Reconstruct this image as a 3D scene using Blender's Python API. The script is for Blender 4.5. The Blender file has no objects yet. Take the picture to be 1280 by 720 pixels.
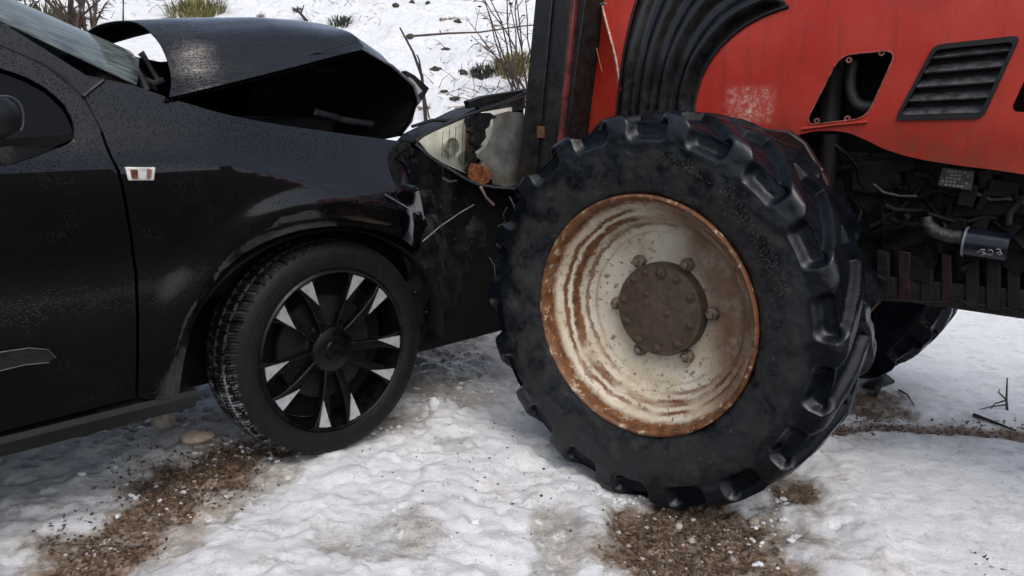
import bpy, bmesh, math, random
import numpy as np
from mathutils import Vector, Matrix
from mathutils.geometry import delaunay_2d_cdt
random.seed(7)
PI = math.pi
S = bpy.context.scene
COL = S.collection

# ------------------------------------------------------------------ camera, sky, sun, exposure
FPX, CAMH, HORY = 1000.0, 1.14, 139.0          # focal length in photo pixels, eye height, horizon row
PITCH = math.atan((360 - HORY) / FPX)
cd = bpy.data.cameras.new('camera'); cam = bpy.data.objects.new('camera', cd); COL.objects.link(cam)
cam.location = (0, 0, CAMH); cam.rotation_euler = (PI / 2 - PITCH, 0, 0)
cd.lens = FPX / 1280 * 36; cd.sensor_width = 36; cd.clip_start = 0.05; cd.clip_end = 600
S.camera = cam
SUN_EL, SUN_AZ = math.radians(55), math.radians(165)      # azimuth clockwise from +Y: behind the camera, a little to its right
W = bpy.data.worlds.new('World'); S.world = W; W.use_nodes = True
wn = W.node_tree; bg = wn.nodes['Background']
sky = wn.nodes.new('ShaderNodeTexSky'); sky.sky_type = 'NISHITA'; sky.sun_disc = False
sky.sun_elevation = SUN_EL; sky.sun_rotation = SUN_AZ; sky.air_density = 1.0; sky.dust_density = 4.0; sky.ozone_density = 1.0
hs_ = wn.nodes.new('ShaderNodeHueSaturation'); hs_.inputs['Saturation'].default_value = .72      # a veiled, overcast sky
wn.links.new(sky.outputs[0], hs_.inputs['Color']); wn.links.new(hs_.outputs[0], bg.inputs[0]); bg.inputs[1].default_value = 0.15
sl = bpy.data.lights.new('sun', 'SUN'); so = bpy.data.objects.new('sun', sl); COL.objects.link(so)
sl.energy = 0.65; sl.angle = math.radians(60); sl.color = (1, .97, .93)
sd = Vector((math.sin(SUN_AZ) * math.cos(SUN_EL), math.cos(SUN_AZ) * math.cos(SUN_EL), math.sin(SUN_EL)))
so.rotation_euler = sd.to_track_quat('Z', 'Y').to_euler()
S.view_settings.view_transform = 'Standard'; S.view_settings.look = 'None'
S.view_settings.exposure = 0.42; S.view_settings.gamma = 1.0
try: S.cycles.max_bounces = 6
except Exception: pass

# ------------------------------------------------------------------ measuring: photo pixel -> point on a real plane of the place
CF = np.array([0, math.cos(PITCH), -math.sin(PITCH)]); CU = np.array([0, math.sin(PITCH), math.cos(PITCH)]); CR = np.array([1., 0, 0])
CP = np.array([0, 0, CAMH])
def ray(x, y): return CF + CR * (x - 640) / FPX + CU * (360 - y) / FPX
class Frame:
    """a vehicle's own axes: u forward, v outward from its camera side, w up"""
    def __init__(s, O, deg, sg):
        a = math.radians(deg); s.O = np.array(O, float); s.sg = sg; s.rot = a
        s.h = np.array([math.cos(a), math.sin(a), 0]); s.n = sg * np.array([-math.sin(a), math.cos(a), 0])
    def _hit(s, x, y, t): 
        d = CP + ray(x, y) * t - s.O; return float(d @ s.h), float(d @ s.n), float(d[2])
    def v(s, x, y, v): return s._hit(x, y, (v - (CP - s.O) @ s.n) / (ray(x, y) @ s.n))
    def u(s, x, y, u): return s._hit(x, y, (u - (CP - s.O) @ s.h) / (ray(x, y) @ s.h))
    def on(s, x, y, fv):
        u, v, w = s.v(x, y, 0)
        for _ in range(8): u, v, w = s.v(x, y, fv(u, w))
        return u, w
    def L(s, p): return (p[0], s.sg * p[1], p[2])
C = Frame((-.54, 2.40, 0), 45, -1)        # the car
T = Frame((.362, 2.235, 0), 141, 1)        # the tractor

# ------------------------------------------------------------------ small tools
def sst(a, b, x):
    t = np.clip((x - a) / (b - a), 0, 1); return t * t * (3 - 2 * t)
def vnoise(x, y, seed=0):
    xi = np.floor(x).astype(np.int64); yi = np.floor(y).astype(np.int64); fx = x - xi; fy = y - yi
    fx = fx * fx * fx * (fx * (fx * 6 - 15) + 10); fy = fy * fy * fy * (fy * (fy * 6 - 15) + 10)
    def h(a, b):
        n = (a * 374761393 + b * 668265263 + seed * 974711) & 0xffffffff
        n = ((n ^ (n >> 13)) * 1274126177) & 0xffffffff
        return ((n ^ (n >> 16)) & 0xffff) / 65535.0
    return (h(xi, yi) * (1 - fx) + h(xi + 1, yi) * fx) * (1 - fy) + (h(xi, yi + 1) * (1 - fx) + h(xi + 1, yi + 1) * fx) * fy
def fbm(x, y, seed=0, n=4):
    s = 0; a = .5; t = 0
    for k in range(n):
        s = s + a * vnoise(x, y, seed + k * 17); t += a; a *= .5
        x, y = x * 1.93 * .8 - y * 1.93 * .6 + 3.1, x * 1.93 * .6 + y * 1.93 * .8 + 7.7
    return s / t * 2 - 1

def root(name, label, cat, fr=None, loc=(0, 0, 0), rz=0, group=None):
    o = bpy.data.objects.new(name, None); COL.objects.link(o); o.empty_display_size = .1
    if fr: o.location = fr.O; o.rotation_euler = (0, 0, fr.rot)
    else: o.location = loc; o.rotation_euler = (0, 0, rz)
    tag(o, label, cat, group); return o
def tag(o, label=None, cat=None, group=None, kind=None):
    if label: o['label'] = label
    if cat: o['category'] = cat
    if group: o['group'] = group
    if kind: o['kind'] = kind
    return o
def link(name, me, m, parent=None, smooth=40, bev=0):
    o = bpy.data.objects.new(name, me); COL.objects.link(o)
    if m is not None: me.materials.append(m)
    if smooth:
        me.shade_smooth()
        try: me.set_sharp_from_angle(angle=math.radians(smooth))
        except Exception: pass
    if bev:
        b = o.modifiers.new('bevel', 'BEVEL'); b.width = bev; b.segments = 2; b.limit_method = 'ANGLE'; b.angle_limit = math.radians(50)
    if parent: o.parent = parent
    return o
def fastmesh(name, V, F):
    me = bpy.data.meshes.new(name); V = np.asarray(V, np.float32); F = np.asarray(F, np.int32); m, k = F.shape
    me.vertices.add(len(V)); me.vertices.foreach_set('co', V.ravel())
    me.loops.add(m * k); me.loops.foreach_set('vertex_index', F.ravel())
    me.polygons.add(m); me.polygons.foreach_set('loop_start', np.arange(0, m * k, k, dtype=np.int32))
    me.update(calc_edges=True); return me
def gridfaces(n, m, wrap=False):
    i, j = np.meshgrid(np.arange(n if wrap else n - 1), np.arange(m - 1), indexing='ij')
    i2 = (i + 1) % n
    return np.stack([i * m + j, i2 * m + j, i2 * m + j + 1, i * m + j + 1], -1).reshape(-1, 4)

class MB:
    def __init__(s): s.V = []; s.F = []
    def add(s, V, F):
        b = len(s.V); s.V += [tuple(v) for v in V]; s.F += [tuple(i + b for i in f) for f in F]; return s
    def box(s, a, b):
        (x0, y0, z0), (x1, y1, z1) = a, b
        return s.add([(x, y, z) for x in (x0, x1) for y in (y0, y1) for z in (z0, z1)],
                     [(0, 1, 3, 2), (4, 6, 7, 5), (0, 4, 5, 1), (2, 3, 7, 6), (0, 2, 6, 4), (1, 5, 7, 3)])
    def obox(s, c, size, M=None):
        V = [Vector((sx * size[0] / 2, sy * size[1] / 2, sz * size[2] / 2)) for sx in (-1, 1) for sy in (-1, 1) for sz in (-1, 1)]
        if M is not None: V = [M @ v for v in V]
        return s.add([v + Vector(c) for v in V], [(0, 1, 3, 2), (4, 6, 7, 5), (0, 4, 5, 1), (2, 3, 7, 6), (0, 2, 6, 4), (1, 5, 7, 3)])
    def prism(s, A, B):
        n = len(A)
        return s.add(list(A) + list(B), [tuple(range(n)), tuple(range(2 * n - 1, n - 1, -1))] + [(i, n + i, n + (i + 1) % n, (i + 1) % n) for i in range(n)])
    def tube(s, P, r, seg=8, cap=True):
        P = [Vector(p) for p in P]; n = len(P); R = r if isinstance(r, (list, tuple)) else [r] * n
        V = []; up = None
        for i, p in enumerate(P):
            t = (P[min(i + 1, n - 1)] - P[max(i - 1, 0)]).normalized()
            if up is None: up = t.orthogonal().normalized()
            up = (up - t * up.dot(t)).normalized(); sd_ = t.cross(up)
            V += [p + (up * math.cos(2 * PI * k / seg) + sd_ * math.sin(2 * PI * k / seg)) * R[i] for k in range(seg)]
        F = [(i * seg + k, i * seg + (k + 1) % seg, (i + 1) * seg + (k + 1) % seg, (i + 1) * seg + k) for i in range(n - 1) for k in range(seg)]
        if cap: F += [tuple(range(seg))[::-1], tuple(range((n - 1) * seg, n * seg))]
        return s.add(V, F)
    def lathe(s, prof, c, seg=64, axis='y', closed=False):
        """prof: (along the axis, radius)"""
        V = []; n = len(prof)
        for k in range(seg):
            a = 2 * PI * k / seg
            for d, r in prof: V.append((c[0] + r * math.cos(a), c[1] + d, c[2] + r * math.sin(a)))
        m = n if closed else n - 1
        F = [(k * n + i, k * n + (i + 1) % n, ((k + 1) % seg) * n + (i + 1) % n, ((k + 1) % seg) * n + i) for k in range(seg) for i in range(m)]
        return s.add(V, F)
    def ball(s, c, r, seg=8, rings=6, jit=0):
        V = []; c = Vector(c); rx, ry, rz = (r, r, r) if not isinstance(r, tuple) else r
        for i in range(rings + 1):
            th = PI * i / rings
            for k in range(seg):
                a = 2 * PI * k / seg; q = 1 + random.uniform(-jit, jit)
                V.append(c + Vector((rx * math.sin(th) * math.cos(a) * q, ry * math.sin(th) * math.sin(a) * q, rz * math.cos(th) * q)))
        return s.add(V, [(i * seg + k, (i + 1) * seg + k, (i + 1) * seg + (k + 1) % seg, i * seg + (k + 1) % seg) for i in range(rings) for k in range(seg)])
    def build(s, name, m, parent=None, smooth=40, bev=0, fix=True):
        me = bpy.data.meshes.new(name); me.from_pydata([tuple(v) for v in s.V], [], s.F); me.update()
        if fix:
            b = bmesh.new(); b.from_mesh(me); bmesh.ops.remove_doubles(b, verts=b.verts, dist=1e-6)
            bmesh.ops.recalc_face_normals(b, faces=b.faces); b.to_mesh(me); b.free()
        return link(name, me, m, parent, smooth, bev)

def densify(P, step):
    out = []
    for i in range(len(P)):
        a, b = np.array(P[i], float), np.array(P[(i + 1) % len(P)], float); n = max(1, int(round(np.linalg.norm(b - a) / step)))
        out += [tuple(a + (b - a) * k / n) for k in range(n)]
    return out
def rounded(P, r, n=4):
    out = []
    for i in range(len(P)):
        p = np.array(P[i], float); a = np.array(P[i - 1], float); b = np.array(P[(i + 1) % len(P)], float)
        da = (a - p); db = (b - p); la, lb = np.linalg.norm(da), np.linalg.norm(db); rr = min(r, la * .45, lb * .45)
        q0 = p + da / la * rr; q1 = p + db / lb * rr
        for k in range(n + 1):
            t = k / n; out.append(tuple((1 - t) ** 2 * q0 + 2 * t * (1 - t) * p + t * t * q1))
    return out
def smoothcurve(P, n=6):
    """Catmull-Rom through open polyline P"""
    P = [np.array(p, float) for p in P]; out = []
    for i in range(len(P) - 1):
        p0 = P[max(i - 1, 0)]; p1 = P[i]; p2 = P[i + 1]; p3 = P[min(i + 2, len(P) - 1)]
        for k in range(n):
            t = k / n; out.append(tuple(.5 * (2 * p1 + (p2 - p0) * t + (2 * p0 - 5 * p1 + 4 * p2 - p3) * t * t + (3 * p1 - p0 - 3 * p2 + p3) * t ** 3)))
    out.append(tuple(P[-1])); return out
def inpoly(x, y, P):
    P = np.array(P); r = np.zeros(np.shape(x), bool); n = len(P)
    for i in range(n):
        x0, y0 = P[i - 1]; x1, y1 = P[i]
        if y0 == y1: continue
        r ^= ((y0 > y) != (y1 > y)) & (x < (x1 - x0) * (y - y0) / (y1 - y0) + x0)
    return r
def panel(name, outer, holes, step, f3, thick, m, parent, inward=(0, -1, 0), smooth=40, bev=0, fr=None):
    """sheet cut to an outline, with openings, lifted into space by f3(u,w)->(u,v,w) and given thickness"""
    loops = [densify(outer, step)] + [densify(h, step) for h in holes]
    pts = []; edges = []
    for L_ in loops:
        b = len(pts); pts += L_; edges += [(b + i, b + (i + 1) % len(L_)) for i in range(len(L_))]
    B = np.array(pts); x0, y0 = B.min(0); x1, y1 = B.max(0)
    gx, gy = np.meshgrid(np.arange(x0 + step / 2, x1, step), np.arange(y0 + step / 2, y1, step)); gx = gx.ravel(); gy = gy.ravel()
    ok = inpoly(gx, gy, outer)
    for h in holes: ok &= ~inpoly(gx, gy, h)
    gx, gy = gx[ok], gy[ok]
    if len(gx):
        d = np.full(len(gx), 9.)
        for i in range(0, len(B), 200): d = np.minimum(d, np.sqrt((gx[:, None] - B[None, i:i + 200, 0]) ** 2 + (gy[:, None] - B[None, i:i + 200, 1]) ** 2).min(1))
        pts = pts + [(a, b) for a, b, q in zip(gx, gy, d) if q > step * .55]
    V2, _, F, *_ = delaunay_2d_cdt([Vector(p) for p in pts], edges, [], 0, 1e-7)
    cx = np.array([sum(V2[i][0] for i in f) / len(f) for f in F]); cy = np.array([sum(V2[i][1] for i in f) / len(f) for f in F])
    ok = inpoly(cx, cy, outer)
    for h in holes: ok &= ~inpoly(cx, cy, h)
    F = [tuple(f) for f, o in zip(F, ok) if o]
    A = [f3(v[0], v[1]) for v in V2]; iv = inward
    Bk = [(p[0] + iv[0] * thick, p[1] + iv[1] * thick, p[2] + iv[2] * thick) for p in A]
    n = len(A); cnt = {}
    for f in F:
        for i in range(len(f)):
            a, b = f[i], f[(i + 1) % len(f)]; cnt.setdefault((min(a, b), max(a, b)), []).append((a, b))
    FF = list(F) + [tuple(n + i for i in reversed(f)) for f in F] + [(e[0][1], e[0][0], n + e[0][0], n + e[0][1]) for e in cnt.values() if len(e) == 1]
    mb = MB(); mb.add([fr.L(p) for p in A + Bk], FF)
    used = sorted({i for f in FF for i in f}); mp = {o: k for k, o in enumerate(used)}
    mb.V = [mb.V[i] for i in used]; mb.F = [tuple(mp[i] for i in f) for f in mb.F]
    return mb.build(name, m, parent, smooth, bev)
def slab(fr, name, px, v, depth, m, parent, bev=0, smooth=30, mb=None):
    """an outline measured on the plane v, extruded inward by depth"""
    A = [fr.v(x, y, v) for x, y in px]; B = [(u, v - depth, w) for u, _, w in A]
    q = mb or MB(); q.prism([fr.L(p) for p in A], [fr.L(p) for p in B])
    return q if mb else q.build(name, m, parent, smooth, bev)
def loft(name, secs, m, parent, fr, thick=0, smooth=50, nu=4, nv=4, bev=0, noise=0):
    """sheet through sections (each a list of (u,v,w))"""
    rows = [smoothcurve(s_, nv) for s_ in secs]
    cols = [smoothcurve([r[j] for r in rows], nu) for j in range(len(rows[0]))]
    n, mm = len(cols), len(cols[0]); V = [cols[i][j] for i in range(n) for j in range(mm)]
    if noise: V = [tuple(np.array(p) + noise * np.array([random.uniform(-1, 1) for _ in range(3)])) for p in V]
    mb = MB(); mb.add([fr.L(p) for p in V], gridfaces(n, mm).tolist())
    o = mb.build(name, m, parent, smooth)
    if thick:
        q = o.modifiers.new('solid', 'SOLIDIFY'); q.thickness = thick; q.offset = 0
    return o

# ------------------------------------------------------------------ materials
class NT:
    def __init__(s, name):
        s.m = bpy.data.materials.new(name); s.m.use_nodes = True; s.t = s.m.node_tree; s.b = s.t.nodes['Principled BSDF']
        s.co = s.t.nodes.new('ShaderNodeTexCoord').outputs['Object']
    def n(s, typ, **k):
        x = s.t.nodes.new(typ)
        for a, v in k.items():
            if a.startswith('_'): setattr(x, a[1:], v)
            else: s.set(x.inputs[a if not a.isdigit() else int(a)] if not (a.startswith('i') and a[1:].isdigit()) else x.inputs[int(a[1:])], v)
        return x
    def set(s, sock, v):
        if isinstance(v, bpy.types.NodeSocket): s.t.links.new(v, sock)
        else: sock.default_value = (*v, 1) if isinstance(v, tuple) and len(v) == 3 and sock.type == 'RGBA' else v
    def noise(s, scale, detail=4, rough=.6, co=None, dist=0):
        x = s.n('ShaderNodeTexNoise', Scale=scale, Detail=detail, Roughness=rough, Distortion=dist); s.set(x.inputs['Vector'], co or s.co); return x.outputs['Fac']
    def ramp(s, fac, a, b, c0=0., c1=1.):
        x = s.n('ShaderNodeMapRange', _clamp=True); x.interpolation_type = 'SMOOTHSTEP'
        s.set(x.inputs[0], fac); x.inputs[1].default_value = a; x.inputs[2].default_value = b; x.inputs[3].default_value = c0; x.inputs[4].default_value = c1; return x.outputs[0]
    def math(s, op, a, b=0., c=0.):
        x = s.n('ShaderNodeMath', _operation=op); s.set(x.inputs[0], a); s.set(x.inputs[1], b); s.set(x.inputs[2], c); return x.outputs[0]
    def mix(s, f, a, b):
        x = s.n('ShaderNodeMix', _data_type='RGBA'); s.set(x.inputs[0], f); s.set(x.inputs[6], a); s.set(x.inputs[7], b); return x.outputs[2]
    def attr(s, name): return s.n('ShaderNodeAttribute', _attribute_name=name).outputs['Fac']
    def sep(s, v):
        x = s.n('ShaderNodeSeparateXYZ'); s.set(x.inputs[0], v); return x.outputs
    def bump(s, h, strength=.3, dist=.01, nrm=None):
        x = s.n('ShaderNodeBump', Strength=strength, Distance=dist); s.set(x.inputs['Height'], h)
        if nrm: s.set(x.inputs['Normal'], nrm)
        return x.outputs[0]
    def out(s, **k):
        for a, v in k.items(): s.set(s.b.inputs[a.replace('_', ' ')], v)
        return s.m
def plain(name, c, rough=.5, metal=0., var=.35, scale=20., bump=0., dirt=None, spec=.5):
    q = NT(name); f = q.noise(scale, 5)
    col = q.mix(q.ramp(f, .3, .7), tuple(x * (1 - var) for x in c), tuple(min(1, x * (1 + var)) for x in c))
    if dirt: col = q.mix(q.ramp(q.noise(scale * .35, 6, .7), .5, .68), col, dirt)
    k = dict(Base_Color=col, Roughness=q.ramp(q.noise(scale * 2, 3), .3, .7, max(.03, rough - .1), min(1, rough + .12)), Metallic=metal, Specular_IOR_Level=spec)
    if bump: k['Normal'] = q.bump(q.noise(scale * 3, 4), bump, .006)
    return q.out(**k)
def wet_paint(name, streak=False):
    q = NT(name)
    nz = q.sep(q.n('ShaderNodeNewGeometry').outputs['Normal'])[2]
    vo = q.n('ShaderNodeTexVoronoi', Scale=190., Randomness=1.); q.set(vo.inputs['Vector'], q.co)
    sel = q.ramp(q.sep(vo.outputs['Color'])[0], .35, .4)
    drop = q.math('MULTIPLY', q.ramp(vo.outputs['Distance'], .42, .12), sel)
    up = q.ramp(nz, .05, .4)
    drop = q.math('MULTIPLY', drop, q.math('ADD', q.math('MULTIPLY', up, .8), q.ramp(q.noise(9, 3), .5, .7, .0, .12)))
    if streak:
        mp = q.n('ShaderNodeMapping'); mp.inputs['Scale'].default_value = (14, 120, 120); q.set(mp.inputs['Vector'], q.co)
        st = q.noise(1.6, 4, .6, mp.outputs[0]); drop = q.math('ADD', q.math('MULTIPLY', drop, .9), q.math('MULTIPLY', q.ramp(st, .42, .62), .12))
    dust = q.ramp(q.noise(5, 6, .7), .45, .75)
    col = q.mix(q.math('MULTIPLY', dust, .30), (.0012, .0012, .0022), (.008, .007, .0065))
    return q.out(Base_Color=col, Roughness=q.ramp(dust, 0, 1, .06, .17), Specular_IOR_Level=.5, Coat_Weight=.10, Coat_Roughness=.06, Normal=q.bump(drop, 1., .0034))
M = {}
M['paint'] = wet_paint('wet black car paint'); M['paint_hood'] = wet_paint('wet black hood paint', True)
M['black'] = plain('black plastic', (.006, .006, .007), .5, bump=.15, spec=.4)
M['grey_plastic'] = plain('wet grey plastic', (.035, .04, .045), .3, bump=.1)
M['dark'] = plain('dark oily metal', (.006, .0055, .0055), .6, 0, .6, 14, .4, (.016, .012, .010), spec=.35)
M['dark_red'] = plain('dark grimy red metal', (.018, .004, .0045), .5, 0, .6, 14, .3, (.005, .004, .004), spec=.35)
M['beam'] = plain('scuffed black steel', (.007, .006, .006), .45, 0, .5, 12, .3, (.018, .011, .008))
M['beam_red'] = plain('worn dark red steel edge', (.10, .018, .016), .5, 0, .5, 18, .3, (.02, .01, .01))
M['cloth'] = plain('interior', (.008, .008, .009), .8)
M['silver'] = plain('machined alloy', (.5, .5, .52), .35, .6, .1, 40)
M['brake'] = plain('brake disc steel', (.006, .0055, .005), .6, .2)
M['chrome'] = plain('dull chrome', (.3, .31, .33), .25, .8, .2)
M['edge'] = plain('bare metal edge', (.16, .17, .19), .35, .3, .3)
M['amber'] = plain('amber plastic', (.15, .055, .025), .2, 0, .6, 45, .3)
M['lens'] = None
M['lens_dirty'] = plain('broken milky headlight lens', (.115, .12, .118), .15, 0, .5, 9, .25, (.085, .06, .04))
M['white_plastic'] = plain('white plastic', (.6, .6, .58), .3)
M['hose'] = plain('foil hose', (.032, .030, .029), .45, .3, .7, 60, .6)
M['filter'] = plain('dark blue filter can', (.006, .0075, .015), .22, .2, .4, 15)
M['ink'] = plain('pale lettering', (.18, .18, .175), .5)
M['plate'] = plain('worn metal plate', (.045, .042, .042), .45, .2, .6, 60)
M['twig'] = plain('bare twig bark', (.055, .036, .026), .8, 0, .4, 30)
M['twig_dark'] = plain('dark wet twig', (.018, .014, .012), .7)
M['leaf'] = plain('green leaf', (.055, .075, .02), .55, 0, .5, 8)
M['leaf_dark'] = plain('dark evergreen leaf', (.02, .03, .013), .5, 0, .5, 8)
M['leaf_yellow'] = plain('yellowed grass blade', (.13, .12, .03), .6, 0, .4, 10)
M['leaf_brown'] = plain('dead leaf', (.065, .038, .022), .75, 0, .7, 45)
M['soil'] = plain('bare soil', (.035, .028, .02), .85, 0, .5, 10, .6)
M['bolt'] = plain('rusty pale bolt', (.17, .13, .095), .65, 0, .5, 60, .4, (.085, .04, .02))
M['bolt_dark'] = plain('brown bolt', (.065, .043, .029), .6, 0, .4, 60, .3)
M['liner'] = plain('black wheel arch liner', (.003, .003, .0035), .8, spec=.2); M['hood_liner'] = plain('shade-black hood underside', (.0025, .0025, .003), .9, spec=.1)
def mk_hub():
    q = NT('brown rusty hub'); f = q.noise(30, 6, .7)
    col = q.mix(q.ramp(f, .35, .7), (.045, .029, .019), (.088, .057, .038))
    col = q.mix(q.ramp(q.noise(9, 5), .55, .75, 0, .6), col, (.12, .055, .028))
    return q.out(Base_Color=col, Roughness=.6, Normal=q.bump(q.noise(90, 5), .4, .004))
M['hub'] = mk_hub()
def mk_red(name='faded red tractor paint'):
    q = NT(name); f = q.noise(2.2, 6, .65); x, y, z = q.sep(q.co)
    col = q.mix(q.ramp(f, .35, .7), (.36, .017, .008), (.42, .040, .024))
    col = q.mix(q.ramp(q.noise(38, 6, .75), .56, .74, 0, .25), col, (.46, .10, .07))
    mp = q.n('ShaderNodeMapping'); mp.inputs['Scale'].default_value = (30, 30, 2.2); q.set(mp.inputs['Vector'], q.co)
    col = q.mix(q.ramp(q.noise(1, 4, .6, mp.outputs[0]), .5, .72, 0, .35), col, (.15, .018, .012))
    col = q.mix(q.ramp(q.noise(5, 7, .75), .5, .7, 0, .35), col, (.17, .026, .018))
    low = q.ramp(z, 1.2, 1.0)                                    # grime splashed on the lower edge of the hood
    col = q.mix(q.math('MULTIPLY', low, q.ramp(q.noise(14, 6, .7), .35, .7, .1, .75)), col, (.14, .05, .033))
    # scraped, whitened patch above the wheel
    sx = q.math('ABSOLUTE', q.math('SUBTRACT', x, SCR[0])); sz = q.math('ABSOLUTE', q.math('SUBTRACT', z, SCR[2]))
    e = q.math('MULTIPLY', q.ramp(q.math('ADD', sx, q.math('MULTIPLY', q.math('SUBTRACT', q.noise(40, 4), .5), .03)), SCR[3], SCR[3] * .6), q.ramp(sz, SCR[4], SCR[4] * .6))
    sc = q.math('MULTIPLY', e, q.math('ADD', q.ramp(q.noise(70, 6, .8), .46, .66, .06, .6), q.math('MULTIPLY', q.ramp(sx, SCR[3] * .35, .0), q.ramp(q.noise(60, 4, .8), .5, .58, 0, .6))))
    col = q.mix(sc, col, (.60, .40, .34))
    return q.out(Base_Color=col, Roughness=q.ramp(q.noise(20, 4), .3, .7, .36, .55), Specular_IOR_Level=.35, Normal=q.bump(q.noise(55, 5), .12, .004))
a_ = T.v(903, 104, -.45); b_ = T.v(972, 158, -.45)
SCR = ((a_[0] + b_[0]) / 2, 0, (a_[2] + b_[2]) / 2, abs(a_[0] - b_[0]) / 2, abs(a_[2] - b_[2]) / 2)
M['red'] = mk_red()
def radius_of(q):
    x, y, z = q.sep(q.co); return q.math('SQRT', q.math('ADD', q.math('MULTIPLY', x, x), q.math('MULTIPLY', z, z))), x, y, z
def mk_tractor_rubber():
    q = NT('wet worn tractor tyre rubber'); r, x, y, z = radius_of(q)
    f = q.noise(6, 6, .65)
    col = q.mix(q.ramp(f, .35, .7), (.0022, .0032, .0052), (.0058, .0082, .0125))
    band = q.math('MULTIPLY', q.ramp(r, .52, .45), q.ramp(y, -.10, -.03))          # dried mud on the flat of the sidewall
    mud = q.math('MULTIPLY', band, q.ramp(q.noise(8, 7, .72), .40, .68))
    col = q.mix(q.math('MULTIPLY', mud, .42), col, (.034, .029, .022))
    scr = q.math('MULTIPLY', band, q.math('MULTIPLY', q.ramp(q.noise(95, 4, .75), .60, .70), q.ramp(q.noise(7, 3), .45, .6)))
    col = q.mix(q.math('MULTIPLY', scr, .8), col, (.15, .135, .10))
    grn = q.math('MULTIPLY', band, q.ramp(q.noise(11, 5), .55, .7)); col = q.mix(q.math('MULTIPLY', grn, .5), col, (.03, .035, .02))
    h = q.math('ADD', q.noise(120, 4, .7), q.math('MULTIPLY', q.noise(25, 4), 1.2))
    return q.out(Base_Color=col, Roughness=q.ramp(q.math('ADD', mud, q.noise(12, 4)), .35, 1.1, .20, .7), Specular_IOR_Level=q.ramp(y, -.035, -.012, .10, .45), Normal=q.bump(h, .2, .004))
M['tractor_tyre'] = mk_tractor_rubber()
def mk_rimpaint():
    q = NT('rusted cream wheel paint'); r, x, y, z = radius_of(q)
    f = q.noise(9, 7, .68)
    col = q.mix(q.ramp(f, .3, .7), (.44, .37, .26), (.58, .545, .46))
    # rings: rust follows the steps of the rim
    ang = q.noise(3.2, 5, .6)
    rr = q.math('ADD', r, q.math('MULTIPLY', q.math('SUBTRACT', q.noise(16, 6, .75), .5), .034))
    ring = q.ramp(rr, .318, .336)                                        # lip
    for a, w_, k in ((.3065, .008, 1.), (.2835, .011, 1.), (.262, .008, .8), (.235, .006, .35)):
        g = q.ramp(q.math('ABSOLUTE', q.math('SUBTRACT', rr, a)), w_, w_ * .3, 0, k)
        g = q.math('MULTIPLY', g, q.ramp(q.noise(4, 5, .65), .36, .52, .12, 1.)); ring = q.math('MAXIMUM', ring, g)
    side = q.ramp(q.math('ADD', q.math('MULTIPLY', x, -1.), q.math('MULTIPLY', z, .35)), .06, .2)   # stained toward the rear of the wheel
    side = q.math('MULTIPLY', side, q.ramp(q.noise(14, 6, .7), .25, .55, .5, 1.))
    side = q.math('MULTIPLY', side, q.ramp(r, .10, .16)); ring = q.math('MAXIMUM', ring, q.math('MULTIPLY', side, .85))
    top = q.math('MULTIPLY', q.ramp(z, .1, .24), q.ramp(q.noise(10, 6, .75), .48, .64, 0, .8)); ring = q.math('MAXIMUM', ring, q.math('MULTIPLY', top, q.ramp(r, .22, .26)))
    rust = q.mix(q.ramp(q.noise(30, 6, .7), .3, .7), (.060, .022, .009), (.21, .085, .030))
    col = q.mix(ring, col, rust)
    speck = q.math('MULTIPLY', q.ramp(q.noise(60, 5, .75), .56, .62), q.ramp(q.noise(6, 3), .36, .58)); col = q.mix(q.math('MULTIPLY', speck, .9), col, (.07, .035, .02))
    flake = q.math('MULTIPLY', q.ramp(rr, .325, .335), q.ramp(q.noise(28, 6, .75), .54, .64)); col = q.mix(flake, col, (.42, .34, .24))
    return q.out(Base_Color=col, Roughness=.55, Specular_IOR_Level=.4, Normal=q.bump(q.math('ADD', q.noise(60, 5), ring), .35, .004))
M['rim'] = mk_rimpaint()
def mk_car_rubber():
    q = NT('car tyre rubber with packed snow'); g = q.attr('groove'); r, x, y, z = radius_of(q)
    sn = q.math('MULTIPLY', q.math('MULTIPLY', g, q.ramp(q.noise(22, 4, .7), .46, .56)), q.ramp(z, .06, -.10, .10, 1.))
    col = q.mix(sn, q.mix(q.ramp(q.noise(25, 5), .35, .7), (.002, .002, .0025), (.006, .006, .006)), (.50, .52, .56))
    return q.out(Base_Color=col, Specular_IOR_Level=.25, Roughness=q.ramp(sn, 0, 1, .6, .8), Normal=q.bump(q.noise(90, 4), .3, .004))
M['car_tyre'] = mk_car_rubber()
M['wheel_black'] = plain('gloss black alloy', (.002, .002, .0025), .3, 0, .5, 25, .05, (.007, .0065, .006), spec=.22)
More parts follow.
